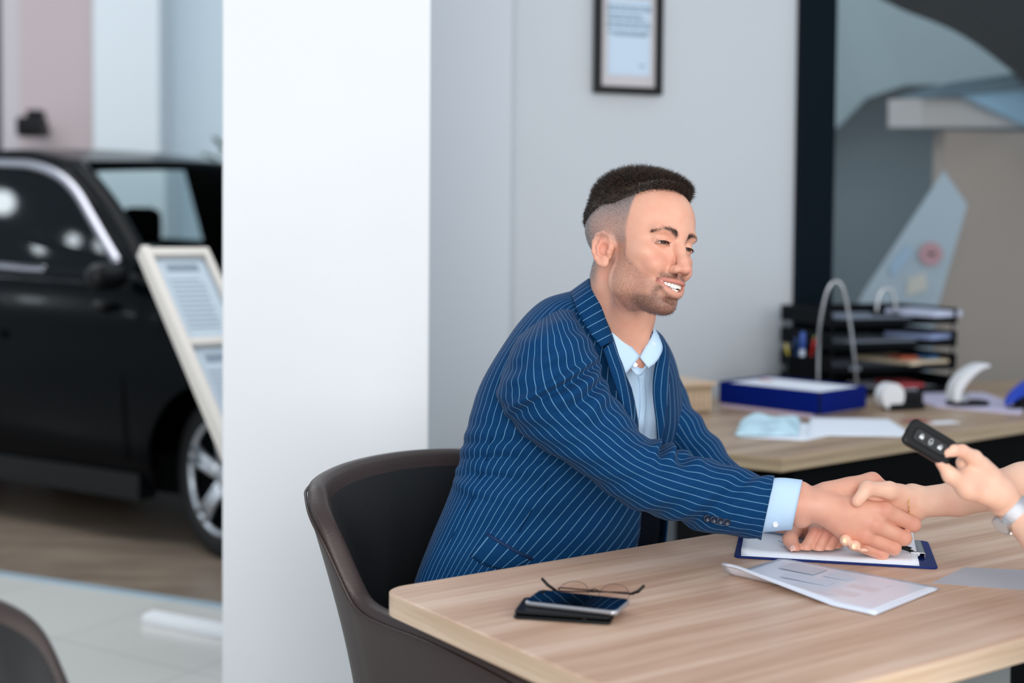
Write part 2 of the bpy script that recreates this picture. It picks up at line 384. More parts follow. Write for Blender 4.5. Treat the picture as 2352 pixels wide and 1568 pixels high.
# ---------------------------------------------------------------- leather tub chairs
def chair_fl(z): return .105*max(0, (z-.5)/.4)**1.25
def chair_path():
    """plan curve of the shell (near arm front, round the back, far arm front); rows of (x, y, rim height)"""
    key = [(.50, -.262, .555), (.42, -.272, .60), (.32, -.272, .634), (.20, -.262, .656), (.10, -.250, .664), (.045, -.242, .676), (.02, -.236, .71), (.0, -.230, .77), (-.016, -.222, .825), (-.036, -.200, .852), (-.062, -.165, .862),
           (-.085, -.09, .868), (-.092, 0, .870)]
    key = key+[(x, -y, h) for x, y, h in key[-2::-1]]
    return catmull(key, 5)
def make_chair(loc, rz, label):
    root = empty('leather_tub_chair', loc, rz, label, 'chair')
    pth = chair_path(); n = len(pth); z0 = .36
    def nrm(i):
        t = pth[min(i+1, n-1), :2]-pth[max(i-1, 0), :2]; t = t/np.linalg.norm(t)
        return np.array([-t[1], t[0]])     # outward
    nr = np.array([nrm(i) for i in range(n)])
    # smooth normals
    for _ in range(4): nr[1:-1] = (nr[:-2]+nr[1:-1]*2+nr[2:])/4
    nr /= np.linalg.norm(nr, axis=1)[:, None]
    th = .021; base = pth.copy()
    for i in range(n): pth[i, :2] += nr[i]*chair_fl(pth[i, 2])
    def shell(off_in, off_out, lo, name, mt, rim=True):
        rows = []
        for i in range(n):
            x, y, h = pth[i]; h = h
            # the shell narrows towards the seat
            def pt(z, off):
                lean = chair_fl(h)-chair_fl(z)+.03*max(0, (.5-z)/.14)
                return (x-nr[i, 0]*(lean-off), y-nr[i, 1]*(lean-off), z)
            col = []
            zs = np.linspace(lo, h, 9)
            for z in zs: col.append(pt(z, off_out))
            if rim:
                for a in (50, 90, 130): col.append((pt(h, off_out*math.cos(math.radians(a))+off_in*0)[0], pt(h, off_out*math.cos(math.radians(a)))[1], h+th*.75*math.sin(math.radians(a))))
            for z in zs[::-1]: col.append(pt(z, off_in))
            rows.append(col)
        m = len(rows[0]); v = [p for r in rows for p in r]; f = []
        for i in range(n-1):
            for j in range(m-1): f.append((i*m+j, i*m+j+1, (i+1)*m+j+1, (i+1)*m+j))
        for i in (0, n-1): f.append([i*m+j for j in range(m)])
        mb = MB().add(v, f); return mb.build(name, mt, root, smooth=True, local=True, bevel=0, sub=1)
    sh = shell(-th, th, z0, 'shell', M['leather'])
    # inner lining, a little in from the rim
    def rail(off, dz, r, name, mt):
        mb = MB(); pts = []
        for i in range(n):
            x, y, h = pth[i]; pts.append((x+nr[i, 0]*off, y+nr[i, 1]*off, h+dz))
        mb.tube(pts, r, 6); return mb.build(name, mt, sh, smooth=True, local=True)
    rail(th*.96, -.004, .0028, 'piping', M['leather'])
    rows = []
    for i in range(n):
        x, y, h = pth[i]; col = []
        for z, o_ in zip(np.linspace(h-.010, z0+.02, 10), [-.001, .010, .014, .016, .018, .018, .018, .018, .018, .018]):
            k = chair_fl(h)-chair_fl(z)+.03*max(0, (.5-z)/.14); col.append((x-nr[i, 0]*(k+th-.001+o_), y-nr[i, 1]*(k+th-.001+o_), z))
        rows.append(col)
    m = 10; v = [p for r in rows for p in r]; f = [(i*m+j, i*m+j+1, (i+1)*m+j+1, (i+1)*m+j) for i in range(n-1) for j in range(m-1)]
    tag(MB().add(v, f).build('inner_lining', M['leatherin'], sh, smooth=True, local=True), 'darker smooth leather inside the shell')
    st = MB()
    for off in (.0125, ):
        for i in range(0, n-1):
            for q in range(3):
                t0 = q/3+.05; t1 = q/3+.24
                a = pth[i]*(1-t0)+pth[i+1]*t0; b = pth[i]*(1-t1)+pth[i+1]*t1
                p0 = (a[0]+nr[i, 0]*off, a[1]+nr[i, 1]*off, a[2]+.0095); p1 = (b[0]+nr[i, 0]*off, b[1]+nr[i, 1]*off, b[2]+.0095)
                st.tube([p0, p1], .0009, 4)
    st.build('stitching', M['stitch'], sh, local=True)
    # seat
    o = MB(); pts = [(p[0]-q[0]*.045, p[1]-q[1]*.045) for p, q in zip(base[::3], nr[::3])]
    pts = [(min(a, .47), b) for a, b in pts]
    o.prism(pts, .36, .47).build('seat', M['leatherin'], root, local=True, bevel=.03, seg=4)
    # underside + swivel foot
    MB().prism([(a*.9+.02, b*.9) for a, b in pts], .33, .365).build('seat_pan', M['black'], root, local=True, bevel=.01)
    MB().tube([(.15, 0, .33), (.15, 0, .05)], .028, 16).build('stem', M['chrome'], root, local=True, smooth=True)
    for k in range(4):
        a = PI/4+k*PI/2
        MB().tube([(.15, 0, .07), (.15+.30*math.cos(a), .30*math.sin(a), .03)], [.022, .014], 10).build('leg', M['chrome'], root, local=True, smooth=True)
        MB().lathe([(.018, 0), (.02, .004), (.018, .03)], (.15+.30*math.cos(a), .30*math.sin(a), 0), 12).build('glide', M['blackplastic'], root, local=True, smooth=True)
    return root
CH = P(868, 1120, 2.63)
chair = make_chair((-.118, 2.67, 0), math.radians(-35), 'brown leather tub chair the smiling man in the blue suit sits on')
q = G(-60, 1500, .62)
def copy_tree(o, parent=None):
    c = o.copy(); COL.objects.link(c)
    if parent is not None: c.parent = parent
    for ch in o.children: copy_tree(ch, c)
    return c
c2 = copy_tree(chair); c2.location = (-.58, 1.53, 0); c2.rotation_euler = (0, 0, 0)
c2['label'] = 'blurred dark leather chair cropped by the lower left corner of the photo'

# ---------------------------------------------------------------- things on the front table
zt = .7502
# clipboard
A, B, C = G(1686, 1281, zt), G(2155, 1308, zt), G(2204, 1262, zt)
ax = (B-A).normalized(); ay = Vector((-ax.y, ax.x, 0)); Lc = (B-A).length; Wc = .215
clip = empty('clipboard', (A.x, A.y, zt), math.atan2(ax.y, ax.x), 'blue clipboard with white sheets under the handshake on the table', 'clipboard')
MB().prism([(p[0], p[1]) for p in rect(Lc/2, Wc/2, Lc, Wc, 0, .012)], 0, .0035).build('board', M['navy'], clip, local=True, bevel=.001)
for k in range(5):
    v = []; nx = 26; dx = .010+.002*k; W2 = .207-.001*k; x0 = .012+.003*(4-k)*(k % 2); x1 = Lc-.032
    for th_ in (0, 1):
        for i in range(nx+1):
            for j in range(7):
                s = i/nx; t = j/6; x = x0+(x1-x0)*s; y = .004+W2*t
                z = .0038+k*.0009+.0004*th_
                z += .012*(k/4)*max(0, s-.0)**0*(1-min(1, s/.16))**2*(.35+.65*t)
                if k == 4: z += .030*max(0, (s-.86)/.14)**1.6*t**1.3+.001*math.sin(9*s+2*t)
                v.append((x, y, z))
    n1 = (nx+1)*7; f = []
    for i in range(nx):
        for j in range(6):
            a = i*7+j; f.append((a, a+7, a+8, a+1)); f.append((a+n1, a+n1+1, a+n1+8, a+n1+7))
    bd = [i*7 for i in range(nx+1)]+[nx*7+j for j in range(1, 7)]+[i*7+6 for i in range(nx-1, -1, -1)]+[j for j in range(5, 0, -1)]
    for i in range(len(bd)): a, b = bd[i], bd[(i+1) % len(bd)]; f.append((a, b, b+n1, a+n1))
    o = MB().add(v, f).build('paper_sheet', M['paper'], None, smooth=True, local=False)
    o.matrix_basis = parent_world(clip)
    tag(o, ['bottom sheet of the white pile on the blue clipboard', 'second lowest white sheet on the blue clipboard', 'middle white sheet on the blue clipboard', 'white sheet just under the curled top one on the blue clipboard', 'topmost white sheet on the blue clipboard with its far corner curling up'][k], 'paper', 'sheets on the clipboard')
cl = empty('clip', (0, 0, 0)); cl.parent = clip; cl.name = 'clip'
for ch in [cl]: bpy.data.objects.remove(ch)
mbc = MB(); mbc.box((Lc-.030, Wc*.52, .0135), (.026, .10, .002)).box((Lc-.018, Wc*.52, .009), (.002, .10, .011)).box((Lc-.042, Wc*.52, .0105), (.002, .1, .006)).tube([(Lc-.030, Wc*.52-.05, .011), (Lc-.030, Wc*.52+.05, .011)], .0042, 10)
cp = mbc.build('clip', M['steel'], clip, local=True, bevel=.0008)
for s in (-1, 1):
    y = Wc*.52+s*.03
    MB().tube([(Lc-.036, y-.010, .013), (Lc-.058, y-.009, .019), (Lc-.064, y, .021), (Lc-.058, y+.009, .019), (Lc-.036, y+.010, .013)], .0026, 8).build('lever', M['blackplastic'], cp, local=True, smooth=True)
    MB().tube([(Lc-.03, y-.012, .012), (Lc-.04, y-.010, .0145)], .002, 6).tube([(Lc-.03, y+.012, .012), (Lc-.04, y+.010, .0145)], .002, 6).build('lever_wire', M['steel'], cp, local=True, smooth=True)
sg = MB()
def squig(o, cx, cy, w, n, z, m=6, r=.0004, sx=1):
    p = [(cx+(i/n)*w, cy+.006*math.sin(i*1.9+cx*99)*(1+.5*math.sin(i*.7)), z) for i in range(n+1)]
    q = catmull(p, 3); o.tube([tuple(x) for x in q], r, 4)
ink = mat('blue_ink', (90, 112, 170), .6)
for q_ in ((.075, .12, .05, 14, .0082), (.08, .08, .05, 12, .0082), (Lc-.13, .13, .035, 9, .0082)):
    sg = MB(); squig(sg, *q_); sg.build('handwriting', ink, o, local=True)

# white plastic folder with printed brochure
f0, f1, f2, f3 = G(1606, 1318, zt), G(1843, 1300, zt), G(2196, 1362, zt), G(1950, 1402, zt)
fax = ((f2-f1)+(f3-f0)).normalized(); fo = f0*.5+f3*.5
fx = fax; fy = Vector((-fx.y, fx.x, 0)); Lf = .305; Wf = .218
fc = (f0+f1+f2+f3)/4
fold = empty('document_folder', (fc.x, fc.y, zt), math.atan2(fx.y, fx.x), 'white plastic document folder with one edge rolled up, nearest papers on the table', 'folder')
def sheet(mb, L, W, zf, nx=24, ny=16, th=.0006):
    v = []
    for t_ in (0, 1):
        for i in range(nx+1):
            for j in range(ny+1):
                x = -L/2+L*i/nx; y = -W/2+W*j/ny; x2, y2, z = zf(x, y); v.append((x2, y2, z+th*t_))
    m = ny+1; n1 = (nx+1)*m; f = []
    for i in range(nx):
        for j in range(ny):
            a = i*m+j; f.append((a, a+m, a+m+1, a+1)); f.append((a+n1, a+n1+1, a+n1+m+1, a+n1+m))
    bd = [i*m for i in range(nx+1)]+[nx*m+j for j in range(1, m)]+[i*m+m-1 for i in range(nx-1, -1, -1)]+[j for j in range(m-2, 0, -1)]
    for i in range(len(bd)): a, b = bd[i], bd[(i+1) % len(bd)]; f.append((a, b, b+n1, a+n1))
    return mb.add(v, f)
def roll(x, y, base=.0):
    # near long edge lifts into a soft roll towards its left end
    k = max(0, (-y-Wf/2+.05)/.05); lift = max(0, min(1, (.08-x)/.20))
    return x, y+.028*k*k*lift, base+.024*lift*math.sin(min(1, k)*PI*.62)+.0012*math.sin(14*x)
M['folderpl'] = mat('milky_plastic', (222, 228, 242), .22, spec=.6)
for k in range(3):
    sheet(MB(), Lf-.004*k, Wf-.004*k, lambda x, y, k=k: roll(x, y, .0006+.0016*k)).build(['back_cover', 'inner_sheet', 'front_cover'][k], M['folderpl'] if k != 1 else M['paper'], fold, smooth=True, local=True)
pr_ = MB(); cols = [(196, 198, 210), (222, 208, 214), (204, 210, 224)]
for (x, y, a, b_, c_) in ((-.075, .055, .07, .05, 0), (.0, .05, .05, .03, 2), (-.03, -.005, .09, .03, 2), (.075, .01, .07, .03, 1), (.06, -.04, .05, .03, 1), (.105, -.045, .025, .02, 2), (.11, .05, .04, .012, 0), (-.02, -.055, .08, .012, 2)):
    o = MB().box((x, y, .0054), (a, b_, .0003)).build('printed_picture' if b_ > .02 else 'printed_line', mat('faded_print', cols[c_], .5), fold, local=True)
# grey sheet at right
g = [G(2140, 1338, zt), G(2215, 1302, zt), G(2560, 1318, zt), G(2520, 1368, zt)]
tag(MB().slab(g, -.0008).build('grey_document', M['papergrey'], None), 'thin grey document lying on the table at the right edge', 'document')

# wallet + phone + glasses
ph = [G(1190, 1425, zt), G(1415, 1440, zt)]
pa = math.atan2((ph[1]-ph[0]).y, (ph[1]-ph[0]).x); pc = G(1320, 1408, zt)
def thing_box(name, label, cat, c, rz, *parts):
    e = empty(name, c, rz, label, cat)
    for (nm, mb, m, bv) in parts: mb.build(nm, m, e, local=True, bevel=bv)
    return e
wal = empty('leather_wallet', (pc.x-.014, pc.y-.008, zt), pa, 'black leather wallet lying under the phone on the table', 'wallet')
MB().prism(rect(0, 0, .150, .085, 0, .008), 0, .005).prism(rect(0, .002, .148, .083, 0, .008), .007, .012).build('cover', M['blackplastic'], wal, local=True, bevel=.0022)
MB().prism(rect(0, .004, .140, .078, 0, .004), .004, .008).build('inner_pocket', M['black'], wal, local=True)
MB().box((.035, -.0425, .006), (.007, .002, .005)).build('snap', M['blackmetal'], wal, local=True, bevel=.0008)
pa2 = pa-.16; fz = zt+.0125
pho = empty('smartphone', (pc.x+.004, pc.y+.002, fz), pa2, 'dark smartphone with silver edge lying on the black wallet', 'phone')
bd = MB().prism(rect(0, 0, .150, .0755, 0, .010), 0, .0076).build('body', mat('phone_metal', (176, 178, 184), .3, metal=.8), pho, local=True, bevel=.0028, seg=3)
MB().prism(rect(0, 0, .146, .0715, 0, .009), .0074, .0080).build('screen', mat('phone_screen', (4, 6, 12), .03, spec=.7, coat=1), pho, local=True)
MB().box((.055, -.0378, .0036), (.012, .0008, .002)).build('side_button', M['steel'], pho, local=True)
MB().prism(rect(.058, .02, .018, .018, 0, .005), -.0012, .0002).build('camera_bump', M['blackplastic'], pho, local=True)
# round wire glasses behind the phone, leaning back, temples folded so their dark tips stick out
gc = G(1358, 1386, zt); ga = pa-.04
gla = empty('eyeglasses', (gc.x, gc.y, zt), ga, 'round thin rimmed eyeglasses folded on the table behind the phone', 'glasses')
gm = mat('dark_wire', (54, 40, 38), .35, metal=.6); TLT = Matrix.Rotation(math.radians(-60), 3, 'X')
def gp(x, y, z): return tuple(TLT @ Vector((x, y, z)))
for s in (-1, 1):
    MB().tube([gp(s*.033+.0235*1.03*math.cos(a), 0, .0235+.0235*math.sin(a)) for a in np.linspace(0, 2*PI, 28, endpoint=False)], .0004, 6, closed=True).build('rim', gm, gla, smooth=True, local=True)
    MB().lathe([(.0228, -.0005), (.0228, .0005)], gp(s*.033, 0, .0235), 28, TLT @ Matrix.Rotation(PI/2, 3, 'X')).build('lens', mat('spectacle_lens', (250, 244, 242), .02, trans=1, ior=1.03, spec=.2), gla, smooth=False, local=True)
    pts = [gp(-s*.057, 0, .026), gp(-s*.050, -.004, .026), gp(s*.03, -.006-.002*s, .020), gp(s*.066, -.007-.002*s, .018)]
    tm = MB().tube([tuple(x) for x in catmull(pts, 5)], .0011, 8).build('temple', gm, gla, smooth=True, local=True)
    MB().tube([gp(s*.060, -.007-.002*s, .018), gp(s*.073, -.014, .020), gp(s*.083, -.024, .024)], [.0020, .0027, .0022], 8).build('temple_tip', M['blackplastic'], tm, smooth=True, local=True)
MB().tube([gp(-.0095, 0, .029), gp(0, 0, .033), gp(.0095, 0, .029)], .0009, 6).build('bridge', gm, gla, smooth=True, local=True)

# ---------------------------------------------------------------- things on the desk behind
zd = .7502
# blue file box lid full of paper
A, B, C = G(1651, 925, zd+.012), G(1884, 953, zd+.012), G(2006, 938, zd+.012)
bx = (B-A).normalized(); LB = (B-A).length; by = Vector((-bx.y, bx.x, 0)); WB = .27
pst = empty('paper_stack', (A.x, A.y, zd), math.atan2(bx.y, bx.x), 'pinkish stack of paper under the blue file box', 'paper stack')
MB().box((LB*.55-.03, WB*.5-.01, .006), (LB*.9, WB*.9, .012)).build('sheets', mat('pinkish_paper', (196, 180, 200), .8), pst, local=True)
bbx = empty('file_box', (A.x, A.y, zd+.0122), math.atan2(bx.y, bx.x), 'royal blue cardboard file box filled with white paper on the desk', 'file box')
hb = .072
MB().box((LB/2, .0015, hb/2), (LB, .003, hb)).box((LB/2, WB-.0015, hb/2), (LB, .003, hb)).box((.0015, WB/2, hb/2), (.003, WB, hb)).box((LB-.0015, WB/2, hb/2), (.003, WB, hb)).box((LB/2, WB/2, .002), (LB, WB, .004)).build('box', M['bluebox'], bbx, local=True, bevel=.001)
MB().box((LB-.002, -.0006, hb/2), (.008, .001, hb*.92)).build('corner_rivet', M['blackmetal'], bbx, local=True)
pp = empty('paper_pile', (A.x, A.y, zd+.0162), math.atan2(bx.y, bx.x), 'white paper pile filling the blue file box', 'paper pile')
for k in range(5):
    MB().box((LB/2+.006, WB/2-.004, .006+.0132*k), (LB-.04-.004*(k % 2), WB-.036-.004*((k+1) % 2), .0125)).build('sheet_bundle', M['paper'], pp, local=True)
MB().box((.07, WB*.62, .0658), (.05, .03, .001)).build('red_print', mat('red_print', (196, 92, 92), .6), pp, local=True)
# crumpled disposable mask
A = G(1683, 1000, zd); B = G(1850, 1008, zd)
def crumple(name, pts, m, hgt, seed, label, cat, parts=None):
    r2 = np.random.default_rng(seed); n = 14
    v = []; P4 = [Vector(p) for p in pts]
    for t_ in (1, 0):
        for i in range(n+1):
            for j in range(n+1):
                s = i/n; t = j/n
                p = (P4[0]*(1-s)+P4[1]*s)*(1-t)+(P4[3]*(1-s)+P4[2]*s)*t
                e = (4*s*(1-s))*(4*t*(1-t))
                z = hgt*e**.5*(.7+.3*math.sin(7*s+3*t+seed)*math.cos(5*t-2*s)) if t_ else 0
                v.append((p.x, p.y, p.z+z+.0006*t_))
    m_ = n+1; n1 = m_*m_; f = []
    for i in range(n):
        for j in range(n):
            a = i*m_+j; f.append((a, a+m_, a+m_+1, a+1)); f.append((a+n1, a+n1+1, a+n1+m_+1, a+n1+m_))
    bd = [i*m_ for i in range(m_)]+[n*m_+j for j in range(1, m_)]+[i*m_+n for i in range(n-1, -1, -1)]+[j for j in range(n-1, 0, -1)]
    for i in range(len(bd)): a, b = bd[i], bd[(i+1) % len(bd)]; f.append((a, b, b+n1, a+n1))
    return tag(MB().add(v, f).build(name, m, None, smooth=True), label, cat)
crumple('document', [G(1692, 1003, zd), G(1845, 1012, zd), G(1990, 985, zd), G(1830, 970, zd)], M['paper'], .003, 3, 'left white document sheet on the desk, half under the crumpled mask', 'document')
crumple('crumpled_face_mask', [G(1688, 1000, zd+.005), G(1835, 1000, zd+.005), G(1838, 960, zd+.005), G(1702, 965, zd+.005)], mat('mask_fabric', (190, 222, 240), .8, var=.22, vscale=16), .042, 1, 'crumpled pale blue and white disposable face mask lying on the desk', 'face mask')
crumple('document', [G(1850, 1000, zd+.004), G(2106, 1003, zd+.001), G(2040, 962, zd+.001), G(1862, 958, zd+.004)], M['paper'], .004, 5, 'right white document sheet on the desk near the key fob', 'document')
A = G(2105, 968, zd); e = MB().prism(rect(A.x, A.y, .085, .055, .4), zd, zd+.004).build('red_card', mat('red_brown_card', (150, 84, 78), .6), None); tag(e, 'small reddish brown card on the desk behind the key fob', 'card')
A = G(2165, 970, zd); e = MB().prism(rect(A.x, A.y, .10, .05, .35), zd, zd+.001).build('white_card', M['paper'], None); tag(e, 'small white card beside the reddish card on the desk', 'card')
# purple-white sheets far right
A = G(2230, 930, zd)
e = MB().prism([(G(2098, 918, zd).x, G(2098, 918, zd).y), (G(2150, 935, zd).x, G(2150, 935, zd).y), (G(2345, 952, zd).x, G(2345, 952, zd).y), (G(2352, 938, zd).x, G(2352, 938, zd).y), (G(2260, 905, zd).x, G(2260, 905, zd).y), (G(2110, 905, zd).x, G(2110, 905, zd).y)], zd, zd+.006).build('lilac_paper_stack', mat('lilac_paper', (202, 196, 222), .8), None)
tag(e, 'flat pile of lilac white paper under the hole punch on the desk', 'paper stack')
# hole punch (silver, open lever)
hp0 = G(2222, 930, zd+.0062)
hp = empty('hole_punch', hp0, math.radians(14), 'silver grey hole punch with a raised curved lever on the lilac papers', 'hole punch')
MB().prism(rect(0, 0, .135, .075, 0, .02), 0, .016).build('base', M['blackplastic'], hp, local=True, bevel=.004)
v = []; prof = [(-.062, .012, .020), (-.066, .04, .022), (-.058, .072, .022), (-.036, .100, .020), (-.006, .122, .016), (.03, .138, .012), (.062, .14, .008)]
mb = MB(); cr = catmull(prof, 4)
for side in (-.026, .026): pass
rows = []
for (x, z, h) in cr: rows.append([(x, -.028, z), (x, .028, z), (x+h*.95, .028, z-h*1.2), (x+h*.95, -.028, z-h*1.2)])
v = [p for r in rows for p in r]; f = [(i*4+j, i*4+(j+1) % 4, i*4+4+(j+1) % 4, i*4+4+j) for i in range(len(rows)-1) for j in range(4)]+[(3, 2, 1, 0), tuple(len(v)-4+j for j in range(4))]
MB().add(v, f).build('lever', M['white'], hp, local=True, smooth=True, bevel=.004)
MB().tube([(-.03, -.03, .02), (-.03, .03, .02)], .016, 14).box((-.03, 0, .028), (.04, .05, .03)).build('hinge', M['steel'], hp, local=True, smooth=False, bevel=.002)
# blue stapler at right
st0 = G(2345, 940, zd)
stp = empty('stapler', st0, math.radians(28), 'bright blue stapler with black base at the right edge of the desk', 'stapler')
MB().prism(rect(.03, 0, .17, .04, 0, .015), 0, .012).build('base', M['blackplastic'], stp, local=True, bevel=.003)
rows = []
for (x, z, h, w) in catmull([(-.07, .022, .012, .012), (-.05, .040, .024, .018), (-.01, .062, .034, .021), (.05, .082, .04, .022), (.11, .090, .042, .022)], 4):
    rows.append([(x, -w, z-h/2), (x, -w*.8, z+h/2), (x, w*.8, z+h/2), (x, w, z-h/2)])
v = [p for r in rows for p in r]; f = [(i*4+j, i*4+(j+1) % 4, i*4+4+(j+1) % 4, i*4+4+j) for i in range(len(rows)-1) for j in range(4)]+[(3, 2, 1, 0), tuple(len(v)-4+j for j in range(4))]
MB().add(v, f).build('arm', mat('bright_blue_plastic', (16, 60, 178), .35), stp, local=True, smooth=True, bevel=.006)
MB().box((.04, 0, .03), (.13, .03, .03)).build('magazine', M['blackmetal'], stp, local=True)
# tape dispenser (white roll, black body)
td0 = G(2062, 940, zd)
td = empty('tape_dispenser', td0, math.radians(22), 'black tape dispenser with a fat white roll beside the blue file box', 'tape dispenser')
MB().prism([(-.05, -.03), (.09, -.03), (.09, .03), (-.05, .03)], 0, .022).box((.05, 0, .04), (.07, .05, .04)).build('body', M['blackplastic'], td, local=True, bevel=.006)
MB().lathe([(.018, -.022), (.044, -.022), (.044, .022), (.018, .022)], (-.034, 0, .046), 28, Matrix.Rotation(PI/2, 3, 'X')).build('tape_roll', M['white'], td, local=True, smooth=False)
# mesh letter trays
t0 = G(1890, 908, zd); TA_ = math.radians(27)
tray_c = P(1985, 880, 5.02)
trz = math.radians(20)
nt_ = 4; TL_, TW_ = .53, .34
trays = []
tmesh = mat('black_wire_mesh', (8, 12, 16), .6, spec=.12)
tx0 = P(1990, 900, 5.15); tx0.z = zd
for k in range(nt_):
    tr = empty('letter_tray', (tx0.x, tx0.y, zd+.002+k*.083), trz, ['lowest black mesh letter tray of the stack behind the blue box', 'second black mesh letter tray from the bottom of the stack', 'third black mesh letter tray, just below the top one', 'topmost black mesh letter tray carrying loose papers and a steel loop'][k], 'letter tray', 'stacked letter trays')
    mb = MB()
    for i in range(15): mb.box((-TL_/2+TL_*i/14, 0, .004), (.005, TW_, .004))
    for j in range(9): mb.box((0, -TW_/2+TW_*j/8, .005), (TL_, .005, .004))
    mb.box((0, 0, .003), (TL_, TW_, .0014))
    mb.build('base', tmesh, tr, local=True)
    mb = MB()
    mb.box((0, TW_/2, .026), (TL_, .004, .052)).box((-TL_/2, 0, .026), (.004, TW_, .052)).box((TL_/2, 0, .026), (.004, TW_, .052)).box((0, -TW_/2, .010), (TL_, .004, .02))
    mb.build('side', tmesh, tr, local=True)
    mb = MB().tube([(-TL_/2, -TW_/2, .02), (-TL_/2, -TW_/2, .054), (-TL_/2, TW_/2, .054), (TL_/2, TW_/2, .054), (TL_/2, -TW_/2, .054), (TL_/2, -TW_/2, .02), (-TL_/2, -TW_/2, .02)], .0032, 6); mb.build('rim_wire', M['blackmetal'], tr, local=True, smooth=True)
    if k: 
        for sx in (-1, 1):
            for sy in (-1, 1): MB().tube([(sx*(TL_/2-.01), sy*(TW_/2-.01), -.03), (sx*(TL_/2-.01), sy*(TW_/2-.01), .004)], .004, 6).build('riser', M['blackmetal'], tr, local=True)
    trays.append(tr)
def loose(tray_k, x, y, lx, ly, a, h, col, name, label, cat, dz=0):
    base = Vector((tx0.x, tx0.y, zd+.0095+tray_k*.083+dz)); R_ = Matrix.Rotation(trz, 3, 'Z')
    p = base+R_@Vector((x, y, 0))
    o = MB().prism(rect(p.x, p.y, lx, ly, trz+a), p.z, p.z+h).build(name, mat(name+'_stock', col, .7), None)
    return tag(o, label, cat, 'papers in the letter trays')
loose(0, .10, -.03, .21, .28, .15, .010, (190, 196, 208), 'brochure_pile', 'pale brochure pile in the lowest letter tray', 'brochure')
loose(0, .10, -.06, .12, .16, -.2, .014, (188, 70, 78), 'red_booklet', 'red booklet on top of the lowest tray papers', 'booklet', .0105)
loose(1, -.08, -.02, .25, .29, .1, .012, (118, 126, 140), 'grey_brochure', 'grey brochure at the left of the second letter tray', 'brochure')
loose(1, .13, -.03, .2, .27, .2, .014, (214, 198, 170), 'cream_magazine', 'cream magazine at the right of the second letter tray', 'magazine', .0125)
loose(1, .10, -.08, .07, .09, -.1, .010, (196, 92, 62), 'orange_leaflet', 'orange leaflet on the cream magazine in the second tray', 'leaflet', .027)
loose(1, .2, -.09, .05, .06, .2, .010, (54, 110, 168), 'blue_leaflet', 'small blue leaflet beside the orange one in the second tray', 'leaflet', .027)
loose(2, -.05, -.01, .3, .29, .03, .02, (126, 136, 152), 'paper_bundle', 'thick grey white paper bundle in the third letter tray', 'paper stack')
loose(2, .17, -.07, .13, .2, .35, .018, (140, 156, 196), 'blue_white_booklet', 'blue white booklet sticking out right in the third letter tray', 'booklet', .0205)
loose(3, -.06, 0, .3, .28, .04, .018, (120, 130, 146), 'white_paper_stack', 'paper stack lying left in the topmost letter tray', 'paper stack')
loose(3, .2, -.06, .16, .22, .3, .02, (196, 204, 228), 'white_notebook', 'white notebook poking out right of the topmost letter tray', 'notebook', .0185)
# steel loops
lp = [P(1880, 805, 4.83), P(1884, 740, 4.81), P(1900, 668, 4.80), P(1920, 646, 4.80), P(1938, 668, 4.80), P(1955, 760, 4.81), P(1971, 880, 4.83)]
lf0 = Vector((lp[0].x, lp[0].y, zd+.005))
pp_ = catmull([tuple(lf0)]+[tuple(x) for x in lp[:-1]]+[(lp[-1].x, lp[-1].y, zd+.005)], 6)
lo = empty('bent_steel_stand', (lp[3].x, lp[3].y, zd), 0, 'tall bent steel loop stand rising behind the blue file box', 'stand')
MB().tube([tuple(x) for x in pp_], .0050, 10).build('loop', M['steel'], lo, smooth=True)
MB().box(((lp[0].x+lp[-1].x)/2, (lp[0].y+lp[-1].y)/2, zd+.003), ((lp[-1]-lp[0]).length+.05, .06, .006)).build('foot_plate', M['steel'], lo, bevel=.001)
zz = zd+.002+3*.083+.0095+.0185
c_ = P(2036, 690, 5.12); lo2 = empty('small_steel_loop', (c_.x, c_.y, zz), 0, 'small bent steel loop standing on the topmost letter tray', 'stand')
pp_ = catmull([(c_.x-.036, c_.y, zz+.005), (c_.x-.03, c_.y, zz+.06), (c_.x-.012, c_.y, zz+.092), (c_.x+.014, c_.y, zz+.092), (c_.x+.028, c_.y, zz+.06), (c_.x+.036, c_.y, zz+.005)], 6)
MB().tube([tuple(x) for x in pp_], .006, 8).build('loop', M['steel'], lo2, smooth=True)
MB().box((c_.x, c_.y, zz+.003), (.1, .05, .006)).build('foot_plate', M['blackmetal'], lo2)
